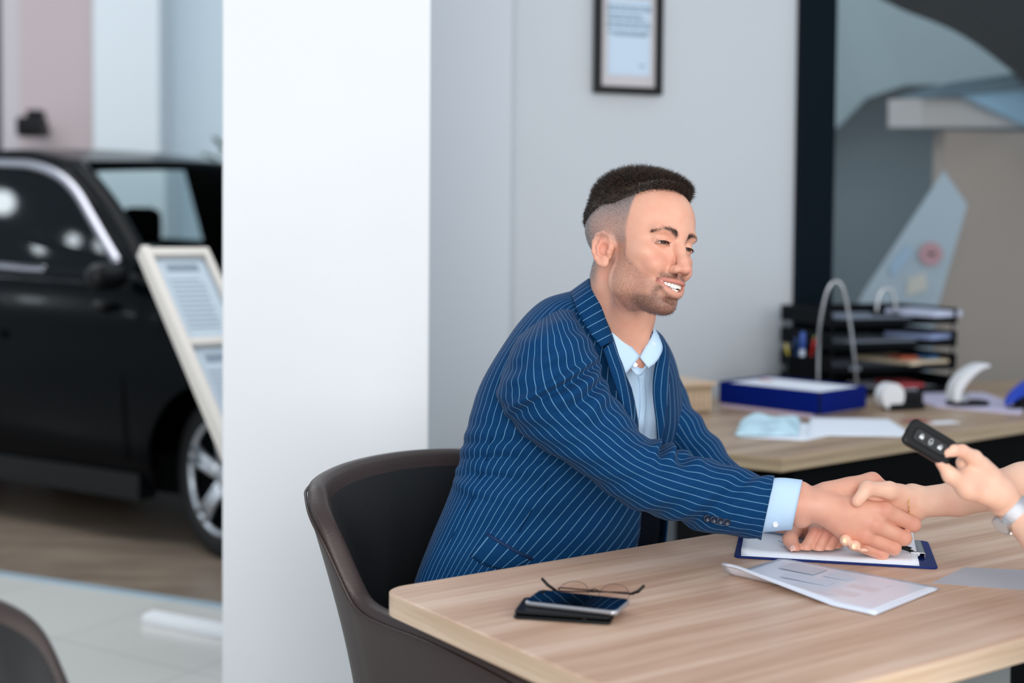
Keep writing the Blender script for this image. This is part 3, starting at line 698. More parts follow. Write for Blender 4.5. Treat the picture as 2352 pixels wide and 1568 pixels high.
# pen cup
pc0 = G(1842, 868, zd); pc0 = P(1838, 868, 4.90); pc0.z = zd
pcup = empty('pen_cup', pc0, 0, 'black mesh pen cup beside the letter trays', 'pen cup')
MB().lathe([(.046, 0), (.048, .003), (.048, .145), (.050, .148), (.046, .148), (.044, .145), (.044, .004), (.001, .004)], (0, 0, 0), 28).build('cup', tmesh, pcup, smooth=True, local=True)
for i, (dx, dy, tilt, a, col, L__, lab) in enumerate((( .0, -.02, .12, 1.2, (206, 214, 232), .225, 'thick white and blue marker at the front of the pen cup'), (.018, .0, .2, .2, (186, 40, 40), .205, 'red pen in the middle of the pen cup'), (-.02, .008, .22, 3.0, (190, 176, 84), .185, 'yellow pencil leaning left in the pen cup'), (.026, .018, .25, .6, (120, 140, 70), .215, 'green pen leaning right in the pen cup'), (-.004, .022, .1, 2.0, (30, 66, 120), .205, 'dark blue pen at the back of the pen cup'))):
    d = Vector((math.sin(tilt)*math.cos(a), math.sin(tilt)*math.sin(a), math.cos(tilt))); b0 = Vector((pc0.x+dx*.6, pc0.y+dy*.6, zd+.0062))
    r = .0085 if i == 0 else .0042
    pe_ = empty('marker' if i == 0 else ('pencil' if i == 2 else 'pen'), b0, 0, lab, 'pen', 'pens in the pen cup')
    MB().tube([b0, b0+d*L__*.72], r, 10).build('barrel', mat('pen_barrel', col, .4), pe_, smooth=True)
    MB().tube([b0+d*L__*.72, b0+d*L__*.97, b0+d*L__], [r*1.12, r*1.1, r*.6], 10).build('cap', mat('pen_cap', (60, 90, 170) if i == 0 else col, .4), pe_, smooth=True)

# ---------------------------------------------------------------- feather flag behind the glass
f4 = [P(2168, 392, 5.95), P(2222, 470, 5.95), P(2150, 720, 5.95), P(2135, 890, 5.95), P(1880, 890, 5.95), P(1985, 670, 5.95)]
flg = empty('pennant_flag', (f4[3].x, f4[3].y, 0), 0, 'hazy white pennant flag with a red roundel behind the glass partition', 'flag')
MB().slab(f4, -.006).build('cloth', mat('pale_flag_cloth', (150, 168, 180), .8), flg)  # cloth and prints greyed: haze of the glass put into their colours
cr_ = P(2138, 583, 5.93)
MB().lathe([(.028, -.001), (.050, -.001), (.050, .001), (.028, .001)], cr_, 28, Matrix.Rotation(PI/2, 3, 'X')).box((cr_.x+.002, cr_.y, cr_.z), (.03, .002, .014)).build('roundel', mat('red_print_hazed', (166, 128, 136), .8), flg)
MB().slab([P(2040, 610, 5.94), P(2085, 560, 5.94), P(2100, 580, 5.94), P(2050, 640, 5.94)], -.002).build('blue_print', mat('blue_print', (138, 166, 190), .8), flg)
MB().slab([P(2085, 640, 5.94), P(2125, 625, 5.94), P(2130, 665, 5.94), P(2080, 680, 5.94)], -.002).build('cream_print', mat('cream_print', (176, 178, 172), .8), flg)
pz = P(1990, 600, 6.0)
MB().tube([(f4[3].x-.08, 5.96, .02), (f4[3].x-.08, 5.96, f4[3].z+.2)], .012, 8).box((f4[3].x-.08, 5.96, .012), (.4, .4, .024)).build('pole', M['blackmetal'], flg)

# ---------------------------------------------------------------- information board in front of the car
ib = [P(318, 578, 4.75), P(468, 572, 4.90)]
wdv = (ib[1]-ib[0]); wdv.z = 0; bw = wdv.length; wdv.normalize(); bn = Vector((wdv.y, -wdv.x, 0))
z_top = ib[0].z; dn_ = (bn*.50+Vector((0, 0, -.866)))
# lean so that the left edge runs towards px (515,1048)
best = None
for k in range(10, 60):
    a = math.radians(k); d = bn*math.sin(a)+Vector((0, 0, -math.cos(a)))
    for t in np.linspace(.5, 1.3, 60):
        p = ib[0]+d*t; q = RM.transposed() @ (p-CO); X = 1176+F*q.x/-q.z; Y_ = 784-F*q.y/-q.z+SHY*2352
        e = (X-510)**2+(Y_-1040)**2
        if best is None or e < best[0]: best = (e, d.copy(), t)
bd_, bl_ = best[1], best[2]
Mb = Matrix((wdv, bd_*-1, wdv.cross(bd_*-1))).transposed()
info = empty('information_board', (ib[0].x, ib[0].y, 0), 0, 'leaning cream framed information board with printed sheets beside the black car', 'information board')
LBd = 1.15
def bp_(x, y, z): return ib[0]+wdv*x+bd_*y+(wdv.cross(bd_*-1))*z
def bbox(x0, x1, y0, y1, z0, z1, mb):
    v = [bp_(x, y, z) for x in (x0, x1) for y in (y0, y1) for z in (z0, z1)]
    return mb.add(v, [(0, 1, 3, 2), (4, 6, 7, 5), (0, 4, 5, 1), (2, 3, 7, 6), (0, 2, 6, 4), (1, 5, 7, 3)])
mb = MB(); bbox(-.0, .03, 0, LBd, -.02, .03, mb); bbox(bw-.012, bw+.01, 0, LBd, -.02, .02, mb); bbox(.03, bw-.012, 0, .03, -.02, .02, mb); bbox(.03, bw-.012, .415, .44, -.02, .02, mb); bbox(.03, bw-.012, LBd-.03, LBd, -.02, .02, mb)
mb.build('frame', M['cream'], info)
mb = MB(); bbox(.03, bw-.012, .03, LBd-.03, -.015, 0, mb); mb.build('backing', mat('board_backing', (150, 164, 176), .6), info)
for (y0, y1) in ((.045, .405), (.455, .82)):
    mb = MB(); bbox(.045, bw-.025, y0, y1, .0, .003, mb); sh_ = mb.build('poster', mat('poster_paper', (186, 198, 208), .6), info)
    mb = MB(); bbox(.075, bw-.05, y0+.02, y0+.055, .003, .004, mb)
    for i in range(11): bbox(.065, bw-.05-.02*random.random(), y0+.09+.022*i, y0+.096+.022*i, .003, .004, mb)
    mb.build('printed_text', mat('poster_ink', (132, 144, 158), .7), sh_)
ft = G(325, 1432, 0); ft2 = G(520, 1470, 0); fd_ = (ft2-ft); 
MB().add([ft, ft+fd_*1.4, ft+fd_*1.4+Vector((.02, .07, 0)), ft+Vector((.02, .07, 0))]+[p+Vector((0, 0, .03)) for p in (ft, ft+fd_*1.4, ft+fd_*1.4+Vector((.02, .07, 0)), ft+Vector((.02, .07, 0)))], [(0, 1, 2, 3), (4, 5, 6, 7), (0, 1, 5, 4), (1, 2, 6, 5), (2, 3, 7, 6), (3, 0, 4, 7)]).build('foot', M['white'], info, bevel=.004)
bt = bp_(bw*.5, LBd-.02, -.01); fx_ = ft+fd_*1.35
MB().tube([bt, (fx_.x, fx_.y+.03, .02)], .018, 10).build('post', M['cream'], info, smooth=True)

# ---------------------------------------------------------------- cars
def make_car(name, label, o0, fwd, side, paint, roof_pts, belt_pts, wins, chrome, steer=0, L=(-3.45, .88), ridx=6, far_hole=(-1.7, -.9), seat_s=-1.35):
    """local frame: x forward (0 at the front wheel's centre), y towards the camera side (0 = near flank), z up"""
    fwd = Vector(fwd).normalized(); root = empty(name, o0, 0, label, 'car')
    sd = Vector(side).normalized()
    def W(s, l, z): return Vector(o0)+fwd*s+sd*l+Vector((0, 0, z))
    roof = np.array(roof_pts); belt = np.array(belt_pts)
    wb = [0, -2.65]; RA = .385; RW = .325
    S = np.arange(L[0], L[1]+.001, .035)
    rows = []
    for s in S:
        zb = .24+.10*max(0, (s-.55)/.33)**2+.12*max(0, (-3.1-s)/.35)**2
        for w_ in wb:
            if abs(s-w_) < RA: zb = max(zb, RW+math.sqrt(RA**2-(s-w_)**2))
        zt_ = np.interp(s, belt[:, 0], belt[:, 1]); zb = min(zb, zt_-.1)
        ins = .35*max(0, (s-.45)/.43)**2.2+.20*max(0, (-3.05-s)/.4)**2
        col = []
        zz_ = np.linspace(0, 1, 12)
        for t in zz_:
            z = zb+(zt_-zb)*t; bul = .035*math.sin(min(1, max(0, (z-.25)/(zt_-.25)))*PI)-.05*max(0, 1-(z-.2)/.25)**2
            bul += .012*math.exp(-((z-zt_*.86)/.03)**2)
            col.append(W(s, bul-ins, z))
        for t in (.06, .2, .5, .8, .94): col.append(W(s, -ins-(1.8-2*ins)*t, zt_+.05*math.sin(t*PI)*(1 if s > -.5 else 0)))
        for t in zz_[::-1]:
            z = zb+(zt_-zb)*t; bul = .035*math.sin(min(1, max(0, (z-.25)/(zt_-.25)))*PI)
            col.append(W(s, -1.8-bul+ins, z))
        rows.append(col)
    m = len(rows[0]); v = [p for r in rows for p in r]
    f = [(i*m+j, i*m+j+1, (i+1)*m+j+1, (i+1)*m+j) for i in range(len(rows)-1) for j in range(m-1)]+[list(range(m)), list(range(len(v)-m, len(v)))]
    body = MB().add(v, f).build('body', paint, root, smooth=True)
    # greenhouse: near side wall, far side wall with a window opening, roof, rear, pillars, windscreen
    zbf = lambda s: np.interp(s, belt[:, 0], belt[:, 1])-.03
    zrf = lambda s: np.interp(s, roof[:, 0], roof[:, 1])
    sR = roof[ridx, 0]; sC = roof[-1, 0]
    def tum(s, z): return .36*(z-zbf(s))
    S2 = np.linspace(roof[0, 0], sC, 70); mb = MB(); rows = []
    for s in S2:
        zb, zr = zbf(s), max(zrf(s), zbf(s)+.01); zs = np.linspace(zb, zr, 7)
        rows.append([W(s, -tum(s, z)-.01, z) for z in zs]+[W(s, -tum(s, z)-.05, z) for z in zs[::-1]])
    m = 14; f = [(i*m+j, i*m+(j+1) % m, (i+1)*m+(j+1) % m, (i+1)*m+j) for i in range(69) for j in range(m)]
    mb.add([p for r in rows for p in r], f).build('side_frame', paint, root, smooth=True)
    h0, h1 = far_hole; rows = []; mb = MB()
    def farblock(s0, s1, f0, f1):
        rr = []
        for s in np.linspace(s0, s1, 12):
            zb, zr = zbf(s), max(zrf(s), zbf(s)+.01); a = zb+(zr-zb)*f0; b = zb+(zr-zb)*f1
            rr.append([W(s, -1.8+tum(s, a)+.01, a), W(s, -1.8+tum(s, b)+.01, b), W(s, -1.8+tum(s, b)+.05, b), W(s, -1.8+tum(s, a)+.05, a)])
        mb.add([p for r in rr for p in r], [(i*4+j, i*4+(j+1) % 4, (i+1)*4+(j+1) % 4, (i+1)*4+j) for i in range(11) for j in range(4)]+[(3, 2, 1, 0), (44, 45, 46, 47)])
    farblock(roof[0, 0], h0, 0, 1); farblock(h1, sC, 0, 1); farblock(h0, h1, 0, .12); farblock(h0, h1, .86, 1)
    mb.build('side_frame', paint, root, smooth=False)
    nS, nL = 40, 12; rows = []
    for i in range(nS+1):
        row = []
        for j in range(nL+1):
            t = j/nL; e = math.sin(t*PI); s = roof[0, 0]+(sR+.10*e-roof[0, 0])*i/nS; zr = zrf(min(s, sR)); tt = tum(s, zr)
            row.append(W(s, -tt-(1.8-2*tt)*t, zr+.03*e))
        rows.append(row)
    top = [p for r in rows for p in r]; low = [p-Vector((0, 0, .05)) for p in top]; m = nL+1; n1 = len(top)
    f = []
    for i in range(nS):
        for j in range(nL): a = i*m+j; f += [(a, a+1, a+m+1, a+m), (a+n1, a+m+n1, a+m+1+n1, a+1+n1)]
    bd = [i*m for i in range(nS+1)]+[nS*m+j for j in range(1, m)]+[i*m+m-1 for i in range(nS-1, -1, -1)]+[j for j in range(m-2, 0, -1)]
    for i in range(len(bd)): a, b = bd[i], bd[(i+1) % len(bd)]; f.append((a, b, b+n1, a+n1))
    MB().add(top+low, f).build('roof', paint, root, smooth=True)
    ws = []
    for i in range(9):
        q = i/8
        for j in range(nL+1):
            t = j/nL; e = math.sin(t*PI); s0_ = sR+.10*e; s1_ = sC+.14*e; s = s0_+(s1_-s0_)*q; z0_ = zrf(sR)+.03*e; z1_ = zbf(sC)+.04; z = z0_+(z1_-z0_)*q+.03*math.sin(q*PI)
            tt = .36*(z-zbf(sC)); ws.append(W(s, -tt-(1.8-2*tt)*t, z))
    MB().add(ws, [(i*m+j, i*m+j+1, (i+1)*m+j+1, (i+1)*m+j) for i in range(8) for j in range(nL)]).build('windscreen', M['windscreen'], root, smooth=True)
    for sgn in (0, 1):      # windscreen pillars
        pts = []
        for q in np.linspace(0, 1, 10):
            s = sR+(sC+.02-sR)*q; z = zrf(sR)-.02+(zbf(sC)+.03-zrf(sR))*q+.035*math.sin(q*PI); tt = .36*(z-zbf(sC)); pts.append(W(s+.03, (-tt-.03) if sgn == 0 else (-1.8+tt+.03), z))
        MB().tube(pts, .042, 8).build('windscreen_pillar', paint, root, smooth=True)
    # cabin: floor block, dashboard, two front seats with headrests
    def cbox(s0, s1, l0, l1, z0, z1, nm, mt, par=root, bev=.03):
        return MB().add([W(s, l, z) for s in (s0, s1) for l in (l0, l1) for z in (z0, z1)], [(0, 1, 3, 2), (4, 6, 7, 5), (0, 4, 5, 1), (2, 3, 7, 6), (0, 2, 6, 4), (1, 5, 7, 3)]).build(nm, mt, par, bevel=bev)
    cbox(sC-.42, sC+.05, -.15, -1.65, .8, zbf(sC)+.02, 'dashboard', M['black'])
    for l in (-.48, -1.28):
        st_ = cbox(seat_s-.12, seat_s+.04, l+.24, l-.24, .6, 1.16, 'seat_back', M['black'])
        cbox(seat_s-.13, seat_s-.03, l+.13, l-.13, 1.18, 1.38, 'headrest', M['black'], st_, .06)
    def wl(s, z, off=.0):
        zb = np.interp(s, belt[:, 0], belt[:, 1])-.03
        return W(s, -.36*(z-zb)-.01+off, z)
    for (poly, mt) in wins:
        pts = catmull(list(poly)+[poly[0]], 4)[:-1] if len(poly) > 6 else poly
        q = [wl(s, z, .010) for s, z in pts]; n = len(q); q2 = [wl(s, z, .001) for s, z in pts]
        MB().add(q+q2, [list(range(n))]+[(i, (i+1) % n, (i+1) % n+n, i+n) for i in range(n)]).build('side_window', mt, root, smooth=False)
    for (line, w_) in chrome:
        pts = catmull(line, 5); mb = MB(); rows = []
        for i, (s, z) in enumerate(pts):
            a = pts[max(i-1, 0)]; b = pts[min(i+1, len(pts)-1)]; t = (b-a)/np.linalg.norm(b-a); nn = np.array([-t[1], t[0]])
            p0 = wl(s+nn[0]*w_/2, z+nn[1]*w_/2, .014); p1 = wl(s-nn[0]*w_/2, z-nn[1]*w_/2, .014); p2 = wl(s-nn[0]*w_/2, z-nn[1]*w_/2, 0); p3 = wl(s+nn[0]*w_/2, z+nn[1]*w_/2, 0); pm = wl(s, z, .022)
            rows.append([p0, pm, p1, p2, p3])
        v = [p for r in rows for p in r]; f = [(i*5+j, i*5+(j+1) % 5, i*5+5+(j+1) % 5, i*5+5+j) for i in range(len(rows)-1) for j in range(5)]+[(4, 3, 2, 1, 0), tuple(len(v)-5+j for j in range(5))]
        mb.add(v, f).build('chrome_trim', M['chrome'], root, smooth=True)
    # seams, handle, lamp, sill
    mb = MB()
    for s in (-.52, -1.55):
        mb.tube([W(s+.02*math.sin(z*3), .037*math.sin(min(1, (z-.25)/.7)*PI)+.002, z) for z in np.linspace(.36, .92, 9)], .004, 6)
    mb.build('door_seam', M['black'], root, smooth=True)
    MB().tube([W(-1.44, .035, .84), W(-1.40, .06, .85), W(-1.28, .06, .85), W(-1.24, .035, .84)], .011, 8).build('door_handle', paint, root, smooth=True)
    MB().add([W(s, l, z) for s in (-2.2, -.45) for l in (.0, -.1) for z in (.19, .30)], [(0, 1, 3, 2), (4, 6, 7, 5), (0, 4, 5, 1), (2, 3, 7, 6), (0, 2, 6, 4), (1, 5, 7, 3)]).build('sill', M['blackplastic'], root)
    MB().add([W(s, l, z) for s in (-3.3, .7) for l in (-.15, -1.65) for z in (.20, .36)], [(0, 1, 3, 2), (4, 6, 7, 5), (0, 4, 5, 1), (2, 3, 7, 6), (0, 2, 6, 4), (1, 5, 7, 3)]).build('underbody', M['black'], root)
    # mirror
    mc = W(-.50, .13, zbelt-.02); mm = Matrix((fwd, sd, Vector((0, 0, 1)))).transposed()
    mb = MB().lathe([(.004, -.09), (.04, -.08), (.055, -.05), (.060, 0), (.055, .06), (.035, .1), (.004, .11)], mc, 18, mm @ Matrix.Rotation(PI/2, 3, 'X') @ Matrix.Diagonal((.8, 1, 1)).to_3x3())
    mb.tube([W(-.6, .0, .98), W(-.61, .09, 1.0)], .022, 8); mb.build('mirror', M['blackplastic'], root, smooth=True)
    for k, w_ in enumerate(wb):
        for l, sg_ in ((-.02, 1), (-1.78, -1)):
            ang = steer if k == 0 else 0
            c = W(w_, l-.10*sg_, RW); ax_ = Matrix.Rotation(ang, 3, 'Z') @ (sd*sg_); up = Vector((0, 0, 1)); fw = up.cross(ax_)
            R_ = Matrix((fw, up, ax_)).transposed()
            ty = MB().lathe([(.215, -.10), (.26, -.112), (.305, -.108), (.322, -.09), (.325, 0), (.322, .09), (.305, .108), (.26, .112), (.236, .104), (.228, .08), (.225, -.08)], c, 48, R_).build('tyre', M['rubber'], root, smooth=True)
            tag(ty, None)
            rim = MB(); 
            # barrel (dark) + bright ring + 5 double spokes
            rb_ = MB().lathe([(.05, -.06), (.225, -.06), (.226, .08), (.05, -.02)], c, 40, R_).build('rim_barrel', M['black'], root, smooth=True)
            rr_ = [tuple(c+R_@Vector((.225*math.cos(a), .225*math.sin(a), .092))) for a in np.linspace(0, 2*PI, 48, endpoint=False)]
            rim.tube(rr_, .014, 8, closed=True)
            for q_ in range(5):
                for d_ in (-.13, .13):
                    a = 2*PI*q_/5+.3; a1 = a+d_; a0 = a+d_*1.3
                    rim.tube([c+R_@Vector((.05*math.cos(a0), .05*math.sin(a0), .062)), c+R_@Vector((.14*math.cos(a+d_*.9), .14*math.sin(a+d_*.9), .082)), c+R_@Vector((.222*math.cos(a1), .222*math.sin(a1), .088))], [.026, .019, .021], 8)
            rim.lathe([(.062, .045), (.06, .075), (.034, .084), (.001, .086)], c, 24, R_)
            rim.build('alloy_rim', M['alloy'], root, smooth=True)
    return root, W
hub = G(502, 1288, 0)
fw = Vector((.848, -.53, 0)).normalized(); sn = Vector((-.53, -.848, 0)).normalized()
def car_sz(px, py, o0, fwd, nrm, off=0):
    p = onplane(px, py, Vector(o0)+nrm*off, nrm); d = p-Vector(o0); return d.dot(fwd), p.z
arch = [car_sz(x, y, hub, fw, sn, -.12) for x, y in ((-260, 385), (-120, 374), (0, 374), (60, 380), (120, 402), (170, 440), (220, 497), (270, 556), (312, 604))]
beltl = [car_sz(x, y, hub, fw, sn, 0) for x, y in ((-300, 595), (-100, 604), (0, 611), (60, 616), (100, 618))]
zbelt = beltl[2][1]
roofz = car_sz(0, 372, hub, fw, sn, -.2)[1]+.055
aS, aZ = arch[-1]
print('ARCH', arch, 'BELT', beltl, roofz)
near_win = [(s, z-.03) for s, z in arch]+[(aS-.02, zbelt+.0), (arch[0][0], zbelt+.01)]
aR = np.array(arch)
roof_pts = [(-3.3, 1.05), (-3.15, 1.3), (-2.9, 1.52), (-2.5, roofz-.02), (arch[0][0], roofz), (arch[2][0], roofz), (arch[4][0]+.03, arch[4][1]+.06), (arch[6][0]+.06, arch[6][1]+.05), (aS+.12, zbelt+.02)]
belt_pts = [(-3.5, zbelt-.05), (-2.5, zbelt+.02), (-.6, zbelt), (aS, zbelt), (.5, zbelt-.10), (.8, zbelt-.22), (.9, zbelt-.30)]
back_win = [(-2.75, zbelt+.04), (-2.6, roofz-.22), (-2.35, roofz-.13), (arch[0][0]-.12, roofz-.08), (arch[0][0]-.12, zbelt+.03)]
tl = Vector(hub)-sn*1.62
fh = [car_sz(x, y, hub, fw, sn, -1.62)[0] for x, y in ((200, 480), (425, 480))]; hole = (min(fh), max(fh))
seat_s = car_sz(325, 500, hub, fw, sn, -1.28)[0]+.05; print('HOLE', hole, seat_s)
car1, W1 = make_car('black_car', 'shiny black car with chrome window trim beside the white pillar', hub, fw, sn, M['carpaint'], roof_pts, belt_pts,
    [(near_win, M['carglass']), (back_win, M['carglass'])], [(arch, .042), (beltl, .03)], steer=math.radians(-16), ridx=6, far_hole=(hole[0], hole[1]), seat_s=seat_s)

# ---------------------------------------------------------------- showroom ceiling spotlights (they mirror in the car's side)
lampm = mat('lamp_glow', (236, 248, 255), .4, emis=38)
for i, (px, py, sz, tilt) in enumerate(((18, 468, .17, 1), (180, 555, .09, 1), (246, 566, .09, 1), (103, 572, .085, 1), (318, 730, .08, 0), (70, 648, .20, 0))):
    pn_ = (sn+Vector((0, 0, .36))).normalized() if tilt else (sn+Vector((0, 0, .10))).normalized()
    q0 = onplane(px, py, W1(-1, -.0 if tilt else .03, zbelt-.03), pn_); dd = ray(px, py).normalized(); rf = dd-pn_*2*dd.dot(pn_)
    t_ = (3.75-q0.z)/rf.z if rf.z > .12 else 6.0
    lp_ = q0+rf*min(t_, 9.0); print('LAMP', px, py, [round(x, 2) for x in lp_])
    ld = rf*-1; Rl = ld.to_track_quat('Z', 'Y').to_matrix()
    lg = empty('ceiling_spotlight', lp_, 0, 'round showroom ceiling spotlight mirrored in the black car', 'ceiling light', 'showroom ceiling spotlights')
    MB().lathe([(sz*.35, -.16), (sz*.62, -.14), (sz*.66, -.004), (sz*.60, -.004)], lp_, 24, Rl).build('housing', M['white'], lg)
    MB().lathe([(.001, -.002), (sz*.58, -.002), (sz*.58, .002), (.001, .003)], lp_, 24, Rl).build('lamp_lens', lampm, lg)
    MB().tube([lp_+Vector((0, 0, .06)), (lp_.x, lp_.y, max(4.2, lp_.z+.3))], .012, 8).build('rod', M['white'], lg)
# ---------------------------------------------------------------- signed distance sculpting -> one continuous skin mesh
class Field:
    def __init__(s, lo, hi, res):
        s.lo = np.array(lo, float); s.res = res
        s.n = np.ceil((np.array(hi)-s.lo)/res).astype(int)+1
        s.ax = [s.lo[i]+res*np.arange(s.n[i]) for i in range(3)]
        s.d = np.full(s.n, 1.0, dtype=np.float32)
    def _box(s, lo, hi):
        i0 = np.maximum(0, np.floor((np.array(lo)-s.lo)/s.res).astype(int)); i1 = np.minimum(s.n, np.ceil((np.array(hi)-s.lo)/s.res).astype(int)+1)
        if (i1 <= i0).any(): return None
        sl = tuple(slice(a, b) for a, b in zip(i0, i1))
        X = s.ax[0][sl[0]][:, None, None]; Y = s.ax[1][sl[1]][None, :, None]; Z = s.ax[2][sl[2]][None, None, :]
        return sl, X, Y, Z
    def op(s, fn, lo, hi, k, sub=False):
        m = 2*k+3*s.res
        b = s._box(np.array(lo)-m, np.array(hi)+m)
        if b is None: return
        sl, X, Y, Z = b; e = fn(X, Y, Z).astype(np.float32); d = s.d[sl]
        if sub:
            e = -e; h = np.clip(.5-.5*(d-e)/k, 0, 1); s.d[sl] = d*(1-h)+e*h+k*h*(1-h)      # smooth max
        else:
            h = np.clip(.5+.5*(d-e)/k, 0, 1); s.d[sl] = d*(1-h)+e*h-k*h*(1-h)
    def ell(s, c, r, k=.01, sub=False, R=None):
        c = np.array(c, float); r = np.array(r, float)
        def fn(X, Y, Z):
            x, y, z = X-c[0], Y-c[1], Z-c[2]
            if R is not None: x, y, z = (R[0][0]*x+R[1][0]*y+R[2][0]*z, R[0][1]*x+R[1][1]*y+R[2][1]*z, R[0][2]*x+R[1][2]*y+R[2][2]*z)
            k0 = np.sqrt((x/r[0])**2+(y/r[1])**2+(z/r[2])**2); k1 = np.sqrt((x/r[0]**2)**2+(y/r[1]**2)**2+(z/r[2]**2)**2)+1e-9
            return k0*(k0-1)/k1
        R_ = max(r) if R is not None else r
        s.op(fn, c-R_, c+R_, k, sub)
    def cap(s, a, b, ra, rb, k=.006, sub=False):
        a = np.array(a, float); b = np.array(b, float); ba = b-a; L = ba.dot(ba)+1e-12
        def fn(X, Y, Z):
            x, y, z = X-a[0], Y-a[1], Z-a[2]; t = np.clip((x*ba[0]+y*ba[1]+z*ba[2])/L, 0, 1)
            return np.sqrt((x-t*ba[0])**2+(y-t*ba[1])**2+(z-t*ba[2])**2)-(ra+(rb-ra)*t)
        s.op(fn, np.minimum(a, b)-max(ra, rb), np.maximum(a, b)+max(ra, rb), k, sub)
    def chain(s, pts, rs, k=.006, sub=False):
        for i in range(len(pts)-1): s.cap(pts[i], pts[i+1], rs[i], rs[i+1], k, sub)
    def mesh(s):
        d = s.d; ins = d < 0; nx, ny, nz = d.shape
        corners = [(i, j, k) for i in (0, 1) for j in (0, 1) for k in (0, 1)]
        cnt = sum(ins[i:nx-1+i, j:ny-1+j, k:nz-1+k].astype(np.int8) for i, j, k in corners)
        cell = np.argwhere((cnt > 0) & (cnt < 8)); idx = -np.ones((nx-1, ny-1, nz-1), dtype=np.int64)
        idx[cell[:, 0], cell[:, 1], cell[:, 2]] = np.arange(len(cell))
        acc = np.zeros((len(cell), 3)); num = np.zeros(len(cell))
        for a in corners:
            for ax in range(3):
                if a[ax] == 1: continue
                b = list(a); b[ax] = 1
                da = d[cell[:, 0]+a[0], cell[:, 1]+a[1], cell[:, 2]+a[2]]; db = d[cell[:, 0]+b[0], cell[:, 1]+b[1], cell[:, 2]+b[2]]
                m = (da < 0) != (db < 0); t = np.where(m, da/np.where(m, da-db, 1), 0)
                p = np.array(a, float)[None, :].repeat(len(cell), 0); p[:, ax] = t
                acc[m] += p[m]; num[m] += 1
        v = s.lo+(cell+acc/num[:, None])*s.res; faces = []
        for ax in range(3):
            sl0 = [slice(1, -1)]*3; sl1 = [slice(1, -1)]*3; sl0[ax] = slice(0, -1); sl1[ax] = slice(1, None)
            A = ins[tuple(sl0)]; B = ins[tuple(sl1)]; e = np.argwhere(A != B); off = np.array([1, 1, 1]); off[ax] = 0; e = e+off
            fl = ins[e[:, 0], e[:, 1], e[:, 2]]
            u, w = [(1, 2), (2, 0), (0, 1)][ax]; q = []
            for (du, dw) in ((0, 0), (-1, 0), (-1, -1), (0, -1)):
                g = e.copy(); g[:, u] += du; g[:, w] += dw; q.append(idx[g[:, 0], g[:, 1], g[:, 2]])
            q = np.stack(q, 1); q[~fl] = q[~fl][:, ::-1]; faces.append(q)
        f = np.concatenate(faces); f = f[(f >= 0).all(1)]
        return v, f
def smooth_mesh(v, f, it=2, lam=.5):
    e = np.concatenate([f[:, [0, 1]], f[:, [1, 2]], f[:, [2, 3]], f[:, [3, 0]]])
    for _ in range(it):
        s_ = np.zeros_like(v); n = np.zeros(len(v))
        for a, b in ((0, 1), (1, 0)):
            for c in range(3): s_[:, c] += np.bincount(e[:, a], v[e[:, b], c], len(v))
            n += np.bincount(e[:, a], minlength=len(v))
        v = np.where(n[:, None] > 0, v+(s_/np.maximum(n, 1)[:, None]-v)*lam, v)
    return v
def normals(v, f):
    a = v[f[:, 2]]-v[f[:, 0]]; b = v[f[:, 3]]-v[f[:, 1]]; n = np.cross(a, b); out = np.zeros_like(v)
    for c in range(4):
        for k in range(3): out[:, k] += np.bincount(f[:, c], n[:, k], len(v))
    return out/(np.linalg.norm(out, axis=1)[:, None]+1e-12)
def g3(v, c, r):   # gaussian blob weights
    return np.exp(-(((v-np.array(c))/np.array(r))**2).sum(1))
def sstep(a, b, x):
    t = np.clip((x-a)/(b-a), 0, 1); return t*t*(3-2*t)
